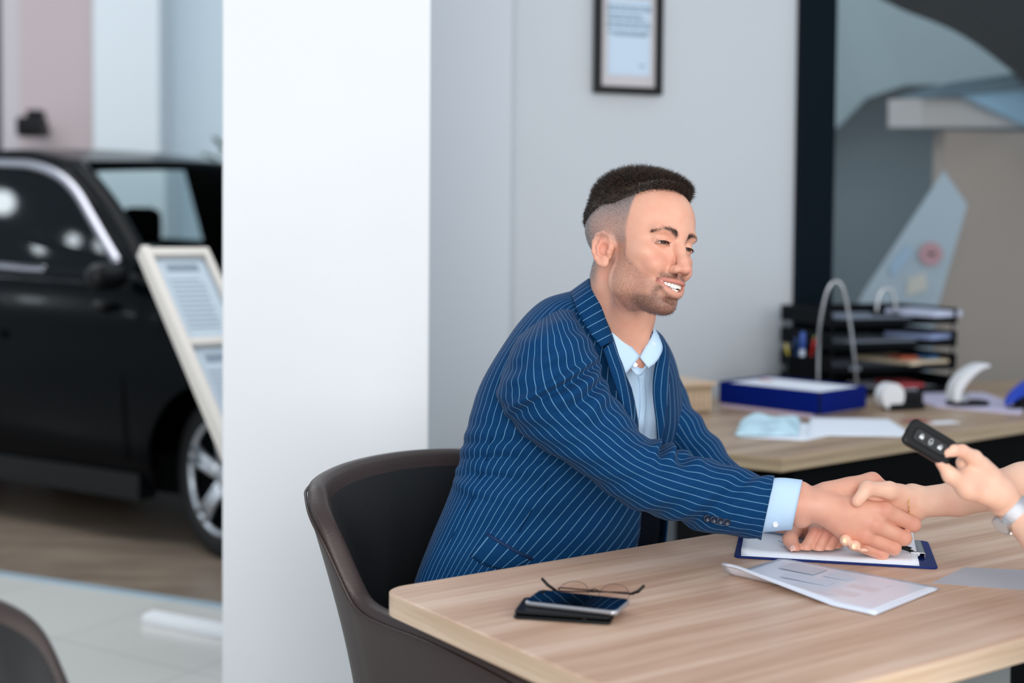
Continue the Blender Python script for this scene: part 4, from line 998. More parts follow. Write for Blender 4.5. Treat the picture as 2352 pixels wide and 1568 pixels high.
# ---- head frame
HR = np.array(Matrix.Rotation(math.radians(-50), 3, 'Z') @ Matrix.Rotation(math.radians(-2), 3, 'Y') @ Matrix.Rotation(math.radians(-12), 3, 'X'))
HS = 1.048; HO = np.array([.239, 2.57, 1.312])
def h2w(p): return HS*(np.asarray(p) @ HR.T)+HO
def w2h(p): return ((np.asarray(p)-HO) @ HR)/HS
def uplip(y): return .0980-17.5*y*y, -.0655+1.5*y*y
def lolip(y): return .0945-14.5*y*y, -.0858+19*y*y
def head_field():
    F_ = Field((-.125, -.105, -.215), (.135, .105, .135), .0016)
    ny = F_.n[1]; mid = (ny-1)//2; F_.ax[1] = F_.ax[1]-F_.ax[1][mid]; F_.lo[1] = F_.ax[1][0]
    H = F_
    S = lambda fn, c, *a, **k: (fn((c[0], c[1], c[2]), *a, **k), fn((c[0], -c[1], c[2]), *a, **k))
    H.ell((-.014, 0, .036), (.096, .076, .084), .01)
    H.ell((-.034, 0, .034), (.090, .070, .070), .02)
    H.ell((.036, 0, .040), (.054, .062, .058), .03)
    H.ell((.034, 0, -.030), (.054, .060, .066), .02)
    H.ell((.026, 0, -.072), (.052, .050, .040), .02)
    H.ell((.052, 0, -.085), (.036, .036, .034), .015)
    S(H.ell, (.006, -.048, -.064), (.022, .011, .024), .022)      # jaw angle
    H.ell((.072, 0, -.106), (.019, .021, .015), .014)             # chin
    S(H.ell, (.052, -.047, -.022), (.024, .018, .015), .016)      # cheekbones
    S(H.ell, (.072, -.034, -.040), (.017, .018, .017), .012)      # smiling cheeks
    S(H.ell, (.078, -.026, .020), (.012, .024, .009), .014)       # brow ridge
    H.ell((.084, 0, .016), (.010, .016, .014), .012)
    H.ell((.078, 0, -.072), (.022, .026, .020), .014)             # muzzle
    # eye sockets
    S(lambda c, r, k, sub: H.ell(c, r, k, sub), (.099, -.031, -.001), (.016, .019, .012), .010, True)
    # nose
    H.chain([(.083, 0, .010), (.092, 0, -.008), (.104, 0, -.030), (.110, 0, -.041)], [.0085, .0085, .0085, .0085], .009)
    H.ell((.110, 0, -.0425), (.0105, .0105, .0085), .005)
    S(H.ell, (.0970, -.0115, -.0450), (.0115, .0072, .0078), .0065)
    S(lambda c, r, k, sub: H.ell(c, r, k, sub), (.1035, -.0075, -.0525), (.0055, .0032, .004), .002, True)
    H.cap((.1005, 0, -.052), (.097, 0, -.062), .0035, .004, .006)
    # eyelids
    for s in (-1, 1):
        H.ell((.0725, s*.031, -.001), (.0142, .0162, .0125), .004)
        def slit(X, Y, Z, s=s):
            y = Y*s-.031; zc = -.0028+.0009*np.cos(y/.0145*1.6)-.04*y; hh = .0023*np.clip(1-(y/.0142)**2, 0, 1)-.0002
            return np.maximum(np.abs(Z-zc)-hh, np.maximum(np.abs(y)-.0145, .070-X))
        H.op(slit, (.068, s*.031-.016, -.012), (.10, s*.031+.016, .010), .0012, True)
        # lid crease + under eye crease
        H.chain([(.0870+.0005, s*.019, .0040), (.0885, s*.026, .0078), (.0865, s*.035, .0082), (.0790, s*.045, .0035)], [.0006, .0013, .0013, .0006], .003, True)
        H.chain([(.0865, s*.020, -.0095), (.0865, s*.030, -.0125), (.0800, s*.042, -.0100)], [.0005, .0011, .0005], .004, True)
        # smile crease
        H.chain([(.0985, s*.0195, -.043), (.0945, s*.0275, -.053), (.0870, s*.0355, -.066), (.0800, s*.0375, -.080)], [.0014, .0034, .0034, .0010], .006, True)
        H.chain([(.0805, s*.0345, -.066), (.0800, s*.0350, -.0640)], [.0030, .0025], .004, True)
        for (z0, z1) in ((.004, .009), (-.001, .0), (-.006, -.009)):
            H.cap((.0745, s*.0500, z0), (.0640, s*.0590, z1), .0006, .0003, .002, True)
    # lips
    ys = np.linspace(-.0298, .0298, 15)
    H.chain([(uplip(y)[0], y, uplip(y)[1]) for y in ys], [.0006+.0032*math.cos(y/.0325*PI/2) for y in ys], .0055)
    H.chain([(lolip(y)[0], y, lolip(y)[1]) for y in ys], [.0006+.0050*math.cos(y/.0325*PI/2) for y in ys], .0055)
    def mouth(X, Y, Z):
        up = -.0655+1.5*Y*Y-.0030; lo = -.0858+19*Y*Y+.0046; m = (up+lo)/2; hh = (up-lo)/2
        return np.maximum(np.abs(Z-m)-hh, np.maximum(np.abs(Y)-.0300, .066+X*0-X))
    H.op(mouth, (.064, -.032, -.092), (.11, .032, -.058), .0016, True)
    H.chain([(.0855, -.012, -.0965), (.0875, 0, -.0975), (.0855, .012, -.0965)], [.002, .0035, .002], .008, True)
    # frown lines between the brows
    H.cap((.0935, -.0045, .016), (.0930, -.0055, .030), .0008, .0004, .003, True)
    # ears
    for s in (-1, 1):
        def E(u, w, o=0): return (-.015+u*.86, s*(.0725-.40*u*.94+o), -.021+w*.90)
        Rr = np.array(Matrix.Rotation(-s*math.atan(.40), 3, 'Z'))
        H.ell(E(-.003, .003), (.0190, .0050, .0275), .004, R=Rr)
        H.ell(E(.003, .016, -.003), (.015, .007, .014), .006, R=Rr)
        H.chain([E(.010, .004, .003), E(.013, .015, .004), E(.009, .026, .005), E(-.003, .0320, .006), E(-.014, .0265, .006), E(-.0190, .012, .006), E(-.0180, -.006, .005), E(-.012, -.019, .004), E(-.005, -.027, .003)], [.0026, .0036, .0040, .0042, .0042, .0040, .0038, .0040, .0050], .0030)
        H.ell(E(.002, -.0265, .001), (.0090, .0056, .0080), .005, R=Rr)
        H.chain([E(.003, .020, .003), E(-.007, .015, .004), E(-.0105, .003, .005), E(-.007, -.010, .005), E(.003, -.015, .004)], [.0020, .0028, .0032, .0030, .0024], .0035)
        H.ell(E(.0030, -.001, .008), (.0082, .0085, .0115), .003, True, R=Rr)
        H.chain([E(.013, .003, .002), E(.0125, -.006, .005), E(.012, -.013, .002)], [.0032, .0044, .0030], .004)
        H.chain([E(.002, .026, .0105), E(-.010, .022, .0105), E(-.0145, .006, .0105), E(-.0125, -.008, .009)], [.0010, .0017, .0017, .0010], .0025, True)
    # neck in head space (reaches down into the shirt)
    nk = [w2h(np.array(P(x, y, Y))) for x, y, Y in ((1430, 645, 2.628), (1430, 720, 2.65), (1410, 820, 2.685), (1390, 900, 2.70))]
    H.chain(nk, [.056, .055, .058, .062], .022)
    H.cap(w2h(np.array(P(1392, 628, 2.602))), w2h(np.array(P(1458, 830, 2.63))), .018, .012, .034)
    S(H.cap, (.006, -.044, -.070), (-.012, -.038, -.100), .012, .020, .03) if False else H.cap((.012, -.038, -.078), w2h(np.array(P(1430, 760, 2.62))), .016, .020, .03)
    H.ell(w2h(np.array(P(1476, 775, 2.622))), (.007, .007, .010), .02)
    return H
Hf = head_field(); hv, hf = Hf.mesh(); hv = smooth_mesh(hv, hf, 1, .35)
ay = np.abs(hv[:, 1]); X_, Y_, Z_ = hv[:, 0], hv[:, 1], hv[:, 2]
hn = normals(hv, hf)
# ---- masks painted from the head's own coordinates (stubble, fade, brows, lips, flush)
jl = sstep(-.030, -.052, Z_-.35*(X_-.03))                       # below the cheek line
side = sstep(.010, .018, X_)*0+1
m_beard = sstep(-.002, .012, -Z_-.010-.80*(X_-.01))*sstep(-.152, -.118, Z_)*sstep(-.002, .008, X_)
m_beard *= 1-g3(hv, (.082, -.036, -.045), (.03, .016, .016))*.9
m_beard *= 1-np.clip(sstep(.084, .095, X_)*sstep(-.058, -.050, Z_), 0, 1)
chinb = sstep(-.088, -.100, Z_)*sstep(.02, .05, X_)
must = np.exp(-((Z_+.0572)/.0062)**2)*sstep(.072, .081, X_)*sstep(.036, .026, ay)
gotee = sstep(.042, .028, ay)*sstep(-.068, -.080, Z_)*sstep(.055, .068, X_)*sstep(.0235, .030, ay+.35*np.abs(Z_+.086))
sideb = sstep(.000, .008, X_)*sstep(.030, .022, X_)*sstep(.012, -.004, Z_)*sstep(-.06, -.03, Z_)*sstep(.055, .062, ay)
m_beard = np.clip(np.maximum.reduce([m_beard*.48+m_beard*chinb*.7, must*1.0, gotee*.95, sideb*.6]), 0, 1)
lipz = np.zeros(len(hv))
for y in np.linspace(-.031, .031, 29):
    for fn, rr in ((uplip, .0018+.0032*math.cos(y/.0325*PI/2)), (lolip, .0018+.0046*math.cos(y/.0325*PI/2))):
        x0, z0 = fn(y); lipz = np.maximum(lipz, np.exp(-(((X_-x0)/.0075)**2+((Y_-y)/.003)**2+((Z_-z0)/rr)**2)**2))
inm = sstep(.093, .087, X_+16*Y_*Y_)*(np.abs(Y_) < .030)*(Z_ > -.089+19*Y_*Y_)*(Z_ < -.063)*(X_ > .06)
m_beard *= (1-np.clip(lipz*1.4, 0, 1))
hairline = .052+.02*sstep(.05, .02, X_)+.0*ay                       # lower edge of the long top hair on the sides
m_fade = sstep(.036, .024, X_)*sstep(.056, .064, ay)*sstep(-.010, .004, Z_)*(1)
m_fade = sstep(.036-.20*np.clip(.04-Z_, 0, 1), .027-.20*np.clip(.04-Z_, 0, 1), X_)*sstep(-.012-.75*np.clip(-X_-.02, 0, .06), .004-.75*np.clip(-X_-.02, 0, .06), Z_)
m_fade *= 1-g3(hv, (-.012, -.082, -.018), (.024, .014, .030))
nape = sstep(-.05, -.07, X_)*sstep(-.085, -.055, Z_); m_fade = np.clip(np.maximum(m_fade, nape*.9), 0, 1)
dens = np.clip(.60+.4*sstep(.02, .07, Z_)+.6*sstep(-.05, -.09, X_), 0, 1); m_fade *= dens
browd = np.zeros(len(hv))
BR = [(.0905, .0130, .0145), (.0925, .020, .0185), (.0885, .031, .0215), (.0790, .042, .0195), (.0700, .0490, .0150)]
BRc = catmull(BR, 6)
for i, (x, y, z) in enumerate(BRc):
    t = i/(len(BRc)-1); browd = np.maximum(browd, np.exp(-(((X_-x)/.008)**2+((ay-y)/.003)**2+((Z_-z)/(.0048-.0022*t))**2)))
m_red = np.clip(.75*g3(hv, (.075, -.040, -.034), (.02, .02, .016))+.75*g3(hv, (.075, .040, -.034), (.02, .02, .016))+.8*g3(hv, (.112, 0, -.042), (.012, .014, .012))+.5*g3(hv, (.1, 0, -.06), (.02, .02, .008))+sstep(.074, .080, ay)*.35+.8*g3(hv, (-.012, -.076, -.020), (.012, .010, .014)), 0, 1)
m_dark = np.clip(inm+.7*g3(hv, (.0815, -.0325, -.0640), (.004, .0035, .003))+.7*g3(hv, (.0815, .0325, -.0640), (.004, .0035, .003)), 0, 1)  # mouth inside dark; corners carry the cheek fold's shadow as colour
lidm = np.zeros(len(hv))
for s in (-1, 1):
    yy = Y_*s-.031; lidm += np.exp(-((np.abs(Z_+.0028+.04*yy)-.0026)/.0012)**2)*(np.abs(yy) < .0150)*(X_ > .070)
vw = h2w(hv)
# ---- skin material
def skin(name, base, red, beardc=(64, 46, 40)):
    m = bpy.data.materials.new(name); m.use_nodes = True; nt = m.node_tree; b = nt.nodes['Principled BSDF']; L = nt.links
    def attr(n):
        a = nt.nodes.new('ShaderNodeAttribute'); a.attribute_name = n; return a.outputs['Fac']
    def mix(f, c0, c1):
        x = nt.nodes.new('ShaderNodeMix'); x.data_type = 'RGBA'
        if isinstance(f, float): x.inputs[0].default_value = f
        else: L.new(f, x.inputs[0])
        for i, c in ((6, c0), (7, c1)):
            if isinstance(c, tuple): x.inputs[i].default_value = (*s2l(c), 1)
            else: L.new(c, x.inputs[i])
        return x.outputs[2]
    def mul(a, b_, c=None):
        x = nt.nodes.new('ShaderNodeMath'); x.operation = 'MULTIPLY'; L.new(a, x.inputs[0])
        if isinstance(b_, float): x.inputs[1].default_value = b_
        else: L.new(b_, x.inputs[1])
        x.use_clamp = True; return x.outputs[0]
    tc = nt.nodes.new('ShaderNodeTexCoord')
    def noise(sc_, det=3):
        n = nt.nodes.new('ShaderNodeTexNoise'); n.inputs['Scale'].default_value = sc_; n.inputs['Detail'].default_value = det; L.new(tc.outputs['Object'], n.inputs['Vector']); return n.outputs['Fac']
    def ramp(f, a, b_):
        r = nt.nodes.new('ShaderNodeMapRange'); r.inputs[1].default_value = a; r.inputs[2].default_value = b_; L.new(f, r.inputs[0]); return r.outputs[0]
    c = mix(mul(ramp(noise(28), .35, .75), .35), base, red)
    c = mix(mul(attr('m_red'), .6), c, red)
    c = mix(attr('m_lip'), c, (184, 110, 102))
    sp = ramp(noise(1050, 2), .42, .66)
    c = mix(mul(attr('m_beard'), .68), c, (128, 94, 82))
    c = mix(mul(mul(attr('m_beard'), sp), .85), c, beardc)
    c = mix(mul(attr('m_fade'), .95), c, (150, 138, 136))
    c = mix(mul(mul(attr('m_fade'), sp), .85), c, (60, 50, 48))
    c = mix(mul(attr('m_brow'), .9), c, (78, 50, 40))
    c = mix(attr('m_dark'), c, (66, 22, 20))
    c = mix(mul(attr('m_lid'), .75), c, (70, 42, 36))
    L.new(c, b.inputs['Base Color'])
    b.inputs['Subsurface Weight'].default_value = .18; b.inputs['Subsurface Radius'].default_value = (1, .35, .18); b.inputs['Subsurface Scale'].default_value = .008
    b.inputs['Roughness'].default_value = .48; b.inputs['Specular IOR Level'].default_value = .42
    bp = nt.nodes.new('ShaderNodeBump'); bp.inputs['Strength'].default_value = .22; bp.inputs['Distance'].default_value = .0006
    L.new(noise(900, 3), bp.inputs['Height']); L.new(bp.outputs[0], b.inputs['Normal'])
    return m
M['skin'] = skin('skin', (221, 168, 144), (206, 126, 108))
M['skinw'] = skin('skin_fair', (240, 197, 172), (228, 152, 130))
MASKS = dict(m_beard=m_beard, m_fade=m_fade, m_brow=np.clip(browd, 0, 1), m_red=m_red, m_lip=np.clip(lipz*1.2, 0, 1)*(1-m_dark), m_dark=m_dark, m_lid=np.clip(lidm, 0, 1))
# ---------------------------------------------------------------- the man
man = empty('person', (.0, 2.75, 0), 0, 'smiling man in a blue pinstriped suit leaning over the table to shake hands', 'person')
PV, PF, PM = [], [], {k: [] for k in MASKS}; nacc = 0
def addskin(v, f, masks=None):
    global nacc
    PV.append(v); PF.append(np.asarray(f)+nacc); nacc += len(v)
    for k in MASKS: PM[k].append(masks[k] if masks is not None and k in masks else np.zeros(len(v)))
addskin(vw, hf, MASKS)
# ---- hands: one sculpt for each, joined to arms that run inside the sleeves
def hand_field(lo, hi, res, build):
    Fh = Field(lo, hi, res); build(Fh); v, f = Fh.mesh(); return smooth_mesh(v, f, 1, .3), f
def nailmask(v, tips, r=.006):
    m = np.zeros(len(v))
    for t in tips: m = np.maximum(m, np.exp(-(((v-np.array(t))/r)**2).sum(1)**2))
    return m
def T(*a): return np.array(P(*a))
def knuck(v, pts, r=.011):
    m = np.zeros(len(v))
    for t in pts: m = np.maximum(m, np.exp(-(((v-np.array(t))/r)**2).sum(1)))
    return m
def man_right(H):
    W = T(1838, 1158, 2.475); W2 = T(1790, 1150, 2.475)
    H.chain([T(1700, 1130, 2.485), W2, W, T(1888, 1158, 2.472)], [.034, .032, .030, .028], .01)
    H.cap(T(1838, 1130, 2.48), T(1840, 1188, 2.475), .020, .019, .012)
    mc = [T(2032, 1172, 2.456), T(2010, 1205, 2.452), T(1986, 1229, 2.458), T(1962, 1246, 2.470)]
    for q, s_ in zip(mc, (1, .97, .93, .88)):
        H.cap(T(1880, 1160, 2.470), q, .021, .0148*s_, .016)
    H.ell(T(1945, 1180, 2.470), (.042, .018, .030), .014)
    pip = [T(2098, 1204, 2.462), T(2077, 1235, 2.457), T(2053, 1258, 2.460), T(2026, 1271, 2.467)]
    dip = [T(2084, 1209, 2.500), T(2064, 1238, 2.494), T(2042, 1258, 2.494), T(2018, 1268, 2.494)]
    tip = [T(2052, 1206, 2.520), T(2036, 1230, 2.516), T(2018, 1250, 2.512), T(1998, 1262, 2.510)]
    for a, b, c, d_, s_ in zip(mc, pip, dip, tip, (1, 1.0, .95, .88)):
        H.chain([a, b, c, d_], [.0148*s_, .0130*s_, .0112*s_, .0090*s_], .0036)
        H.ell(a+np.array([0, -.004, .001]), (.0130*s_, .011*s_, .0125*s_), .009)
        m1 = a*.42+b*.58; H.ell(b+np.array([-.001, -.002, 0]), (.0126*s_, .0116*s_, .0122*s_), .004)
    # thumb, over the top
    H.chain([T(1885, 1140, 2.485), T(1950, 1122, 2.492), T(2004, 1104, 2.50), T(2032, 1118, 2.508)], [.021, .0165, .0140, .0105], .010)
    H.cap(T(1900, 1128, 2.482), T(1990, 1110, 2.492), .016, .014, .012)
v_, f_ = hand_field(P(1640, 1330, 2.40), P(2150, 1050, 2.56), .0014, man_right)
K = [T(2030, 1168, 2.44), T(2008, 1203, 2.437), T(1982, 1226, 2.445), T(2094, 1200, 2.452), T(2074, 1232, 2.446), T(2050, 1257, 2.45), T(2022, 1272, 2.458), T(2010, 1098, 2.49)]
addskin(v_, f_, dict(m_red=knuck(v_, K)*.7+.08))
def man_left(H):
    H.chain([T(1740, 1190, 2.72), T(1810, 1205, 2.67), T(1850, 1208, 2.63)], [.030, .027, .025], .01)
    H.ell(T(1885, 1222, 2.60), (.034, .034, .020), .015)
    mc = [T(1868, 1208, 2.575), T(1890, 1206, 2.572), T(1910, 1212, 2.575), T(1924, 1224, 2.585)]
    pip = [T(1872, 1222, 2.530), T(1898, 1222, 2.526), T(1916, 1232, 2.530), T(1928, 1244, 2.542)]
    tip = [T(1852, 1256, 2.518), T(1880, 1259, 2.516), T(1902, 1260, 2.522), T(1918, 1260, 2.535)]
    end = [T(1846, 1258, 2.545), T(1872, 1262, 2.54), T(1894, 1262, 2.545), T(1910, 1260, 2.552)]
    for a, b, c, d_, s_ in zip(mc, pip, tip, end, (1, 1, .95, .85)):
        H.chain([T(1860, 1212, 2.62), a], [.016, .013*s_], .010)
        H.chain([a, b, c, d_], [.0125*s_, .0112*s_, .0100*s_, .0088*s_], .0036)
    H.chain([T(1845, 1208, 2.615), T(1822, 1216, 2.575), T(1815, 1238, 2.535), T(1824, 1259, 2.515)], [.019, .0155, .0130, .0112], .007)
v_, f_ = hand_field(P(1690, 1400, 2.44), P(1990, 1130, 2.78), .0015, man_left)
v_[:, 2] = np.maximum(v_[:, 2], .7625)
addskin(v_, f_, dict(m_red=np.clip(knuck(v_, [T(1872, 1222, 2.52), T(1898, 1222, 2.516), T(1824, 1265, 2.505)])*.8+.25, 0, 1)))
# trunk and arms inside the clothes, so the body is whole
def trunk(H):
    H.chain([T(1250, 1320, 2.80), T(1290, 1100, 2.80), T(1335, 920, 2.78), T(1400, 830, 2.72)], [.10, .10, .095, .045], .04)
    H.chain([T(1335, 850, 2.74), T(1265, 860, 2.60), T(1415, 1070, 2.52), T(1700, 1140, 2.484)], [.045, .042, .036, .030], .015)
    H.chain([T(1400, 860, 2.80), T(1495, 890, 2.90), T(1600, 1050, 2.87), T(1770, 1192, 2.70)], [.045, .040, .034, .028], .015)
    for s_ in (0, 1):
        H.chain([T(1250, 1340, 2.78), (.14, 2.70+.16*s_, .56), (.50, 2.62+.2*s_, .56), (.50, 2.64+.2*s_, .12)], [.09, .07, .05, .04], .03)
v_, f_ = hand_field((-.30, 2.25, .04), (.75, 3.15, 1.25), .012, trunk)
addskin(v_, f_)
body = meshobj('body', np.concatenate(PV), np.concatenate(PF), M['skin'], man, attrs={k: np.concatenate(a) for k, a in PM.items()})
# eyes
for s in (-1, 1):
    c = h2w((.0722, s*.031, -.001)); gaze = HR @ np.array([.90, -.05+.0*s, -.28]); gaze /= np.linalg.norm(gaze)
    R_ = Vector(gaze).to_track_quat('Z', 'Y').to_matrix(); prof = [(.0119*math.sin(a), -.0119*math.cos(a)) for a in np.linspace(.02, PI-.02, 18)]
    ey = MB().lathe([(r*HS, z*HS) for r, z in prof], c, 24, R_).build('eyeball', mat('eye_white', (196, 176, 170), .15), body, smooth=True)
    MB().lathe([(r*HS, z*HS) for r, z in ((.0068, .0099), (.0060, .0106), (.003, .0119), (.0005, .0121))], c, 20, R_).build('iris', mat('iris_brown', (46, 30, 22), .1), ey, smooth=True)
    # lashes
    mb = MB()
    for i in range(34):
        y = .0145*(-1+2*i/33); zc = -.0028+.0009*math.cos(y/.0145*1.6)-.04*y+.0029*(1-(y/.0142)**2)-.0001
        x = .0725+.0142*math.sqrt(max(0, 1-((y)/.0162)**2-((zc+.001)/.0125)**2))
        p0 = h2w((x-.001, s*(y+.031), zc)); p1 = h2w((x+.0032+.001*random.random(), s*(y*1.12+.031), zc-.0010+.0016*random.random())); p2 = h2w((x-.001, s*(y+.031+.0009), zc+.0002))
        mb.add([p0, p1, p2, (np.array(p0)+np.array(p2))/2+HR@np.array([0, 0, -.0007])], [(0, 1, 2), (0, 3, 1), (3, 2, 1)])
    mb.build('eyelashes', M['black'], body)
# teeth
mb = MB()
for row, (n_, zt_, zb_, w_, xo) in enumerate(((11, -.0650, -.0760, .0066, .0925), (8, -.0762, -.0840, .0055, .0895))):
    for i in range(n_):
        y = (i-(n_-1)/2)*w_*(1-.012*abs(i-(n_-1)/2)**1.5); x = xo-17*y*y; a = math.atan(-34*y)
        wd = w_*.93*(1-.05*abs(i-(n_-1)/2)); hb_ = zb_+(.0012 if row == 0 and i in (2, 7, 3, 6) else 0)+(5*y*y); pts = []
        for (zz, sc_) in ((zt_, .78), (zt_*.6+hb_*.4, .98), (zt_*.15+hb_*.85, 1), (hb_, .86)):
            for (dx, dy) in ((-.003, -.5), (.0012, -.5), (.0024, -.28), (.0024, .28), (.0012, .5), (-.003, .5)):
                pts.append(h2w((x+dx*math.cos(a)-dy*wd*sc_*math.sin(a)*-1*0+dy*wd*sc_*(-math.sin(-a))*1, y+dy*wd*sc_*math.cos(a), zz)))
        f = [(q*6+j, q*6+(j+1) % 6, q*6+6+(j+1) % 6, q*6+6+j) for q in range(3) for j in range(6)]+[(5, 4, 3, 2, 1, 0), (18, 19, 20, 21, 22, 23)]
        mb.add(pts, f)
mb.build('teeth', mat('teeth_enamel', (240, 236, 230), .18, spec=.6), body, smooth=False, bevel=.0008)
# eyebrows: fine hairs
def hairs(roots, dirs, L_, w_, name, m, parent, curl=.0, extra=None):
    n = len(roots); up = rng.normal(size=(n, 3)); sd_ = np.cross(dirs, up); sd_ /= np.linalg.norm(sd_, axis=1)[:, None]; nn = np.cross(sd_, dirs)
    L_ = np.asarray(L_).reshape(-1, 1)*np.ones((n, 1)); w_ = np.asarray(w_).reshape(-1, 1)*np.ones((n, 1))
    bend = extra if extra is not None else np.zeros((n, 3))
    a = roots-sd_*w_; b = roots+sd_*w_; c = roots+nn*w_
    m0 = roots+dirs*L_*.55+bend*L_*.25; m1, m2, m3 = m0-sd_*w_*.7, m0+sd_*w_*.7, m0+nn*w_*.7
    t = roots+dirs*L_+bend*L_
    v = np.stack([a, b, c, m1, m2, m3, t], 1).reshape(-1, 3); base = np.arange(n)[:, None]*7
    q = np.concatenate([base+np.array([[0, 1, 4, 3]]), base+np.array([[1, 2, 5, 4]]), base+np.array([[2, 0, 3, 5]])])
    tr = np.concatenate([base+np.array([[3, 4, 6]]), base+np.array([[4, 5, 6]]), base+np.array([[5, 3, 6]])])
    if name is None: return v, q.tolist()+tr.tolist()
    return meshobj(name, v, q.tolist()+tr.tolist(), m, parent)
for s in (-1, 1):
    k = 1800; t = rng.random(k)**1.25; i0 = np.minimum((t*(len(BRc)-1)).astype(int), len(BRc)-2); fr_ = t*(len(BRc)-1)-i0
    p = BRc[i0]*(1-fr_[:, None])+BRc[i0+1]*fr_[:, None]; p[:, 2] += rng.normal(size=k)*(.0025-.0010*t); p[:, 0] += -.0004
    p[:, 1] *= s; d = np.stack([-.25-.5*t, s*(.55+.3*t), .65-.9*t], 1)+rng.normal(size=(k, 3))*.15; d /= np.linalg.norm(d, axis=1)[:, None]
    # project roots on the skin
    hh = []
    hvm = hv[browd > .05]
    for q in p: hh.append(hvm[np.argmin(((hvm[:, 1:]-q[1:])**2).sum(1)+.15*(hvm[:, 0]-q[0])**2)])
    p[:, 0] = np.array(hh)[:, 0]
    hairs(h2w(p), d @ HR.T, rng.uniform(.0045, .008, k), .00026, 'eyebrow', mat('brow_hair', (58, 38, 30), .6), body)
# hair: thick cap + strands
hz = sstep(0, 1, 0)
def fade_z(x, y):      # height of the lower edge of the long hair
    return .058+.020*np.clip((x+.01)/.045, 0, 1)-.026*np.clip((-x-.035)/.06, 0, 1)
def hairx(y): return .066-6*y*y
CF = Field((-.145, -.095, -.02), (.125, .095, .165), .0022)
sub = Hf.d; 
def headd(X, Y, Z):
    # cap follows the skull, thicker on top and in front
    k = 1
    x, y, z = X+.034, Y, Z-.034; k0 = np.sqrt((x/.090)**2+(y/.070)**2+(z/.070)**2); k1 = np.sqrt((x/.090**2)**2+(y/.070**2)**2+(z/.070**2)**2)+1e-9; a2 = k0*(k0-1)/k1
    x, y, z = X+.014, Y, Z-.036; k0 = np.sqrt((x/.096)**2+(y/.076)**2+(z/.084)**2); k1 = np.sqrt((x/.096**2)**2+(y/.076**2)**2+(z/.084**2)**2)+1e-9; a = k0*(k0-1)/k1
    x, y, z = X-.036, Y, Z-.040; k0 = np.sqrt((x/.054)**2+(y/.062)**2+(z/.058)**2); k1 = np.sqrt((x/.054**2)**2+(y/.062**2)**2+(z/.058**2)**2)+1e-9; b = k0*(k0-1)/k1
    h = np.clip(.5+.5*(a-a2)/.02, 0, 1); a = a*(1-h)+a2*h-.02*h*(1-h)
    h = np.clip(.5+.5*(a-b)/.03, 0, 1); d = a*(1-h)+b*h-.03*h*(1-h)
    th_ = .0035+.010*sstep(.06, .115, Z)+.003*sstep(.02, .08, X)*sstep(.06, .10, Z)
    th_ = .0008+th_*sstep(-.002, .024, Z-fade_z(X, Y))
    d = d-th_+.0006*np.sin(X*900)*np.sin(Y*700)
    low = fade_z(X, Y)-Z; front = X-(.057-7*Y*Y+.36*np.clip(Z-.080, 0, .05)*1.6)
    edge = np.maximum(low, front)
    h = np.clip(.5-.5*(d-edge)/.006, 0, 1); return d*(1-h)+edge*h+.006*h*(1-h)
CF.op(headd, (-.14, -.09, -.02), (.12, .09, .16), .004)
cv, cf = CF.mesh(); cn = normals(cv, cf)
ok = (cn[:, 2] > -.6)
n_ = 20000; sel = rng.choice(np.where(ok)[0], n_); r0 = cv[sel]+rng.normal(size=(n_, 3))*.0012; nn = cn[sel]
fwd = np.stack([np.full(n_, .80), -.25+0*r0[:, 1], np.full(n_, .05)], 1)
fw_ = sstep(-.06, .05, r0[:, 0])[:, None]
d = nn*(.24+.16*rng.random((n_, 1)))+fwd*(.85*fw_)+np.array([[-.05, 0, -.75]])*(1-fw_)*sstep(.09, .02, r0[:, 2])[:, None]+rng.normal(size=(n_, 3))*.14
front_ = sstep(.055, .085, r0[:, 0])[:, None]; d = d+front_*np.array([[.15, 0, -.45]])
d /= np.linalg.norm(d, axis=1)[:, None]
ll = .005+.009*sstep(.06, .11, r0[:, 2])*(1-.45*sstep(.05, .085, r0[:, 0]))+.004*rng.random(n_)
v2, f2 = hairs(h2w(r0-nn*.001), d @ HR.T, ll*HS, .00032, None, None, None)
cvw = h2w(cv)
hm = bpy.data.materials.new('dark_brown_hair'); hm.use_nodes = True; nt = hm.node_tree; b = nt.nodes['Principled BSDF']
tcn = nt.nodes.new('ShaderNodeTexCoord'); nz_ = nt.nodes.new('ShaderNodeTexNoise'); nz_.inputs['Scale'].default_value = 90; nt.links.new(tcn.outputs['Object'], nz_.inputs['Vector'])
rp = nt.nodes.new('ShaderNodeValToRGB'); rp.color_ramp.elements[0].position = .35; rp.color_ramp.elements[0].color = (*s2l((30, 22, 19)), 1); rp.color_ramp.elements[1].position = .72; rp.color_ramp.elements[1].color = (*s2l((66, 47, 36)), 1)
nt.links.new(nz_.outputs['Fac'], rp.inputs[0]); nt.links.new(rp.outputs[0], b.inputs['Base Color']); b.inputs['Roughness'].default_value = .5
hair = meshobj('hair', np.concatenate([cvw, v2]), cf.tolist()+[[i+len(cvw) for i in q] for q in f2], hm, body)
# stubble on jaw and the clipped sides: very short hairs rooted in the skin
pm = np.clip(m_beard*1.1, 0, 1)*(hv[:, 0] > -.02)*.8; pm = np.maximum(pm, m_fade*.9)
pr = pm/pm.sum(); k = 16000; sel = rng.choice(len(hv), k, p=pr); r0 = hv[sel]+rng.normal(size=(k, 3))*.0005
d = hn[sel]*.45+np.where(Z_[sel, None] > -.02, np.array([[-.1, 0, .8]]), np.array([[.1, 0, -1.]]))*.7+rng.normal(size=(k, 3))*.25; d /= np.linalg.norm(d, axis=1)[:, None]
ll = np.where(Z_[sel] > -.02, .0026, .0022+.0016*m_beard[sel])*rng.uniform(.6, 1.2, k)
hairs(h2w(r0), d @ HR.T, ll, .00010, 'stubble', mat('stubble_hair', (52, 38, 34), .6), body)
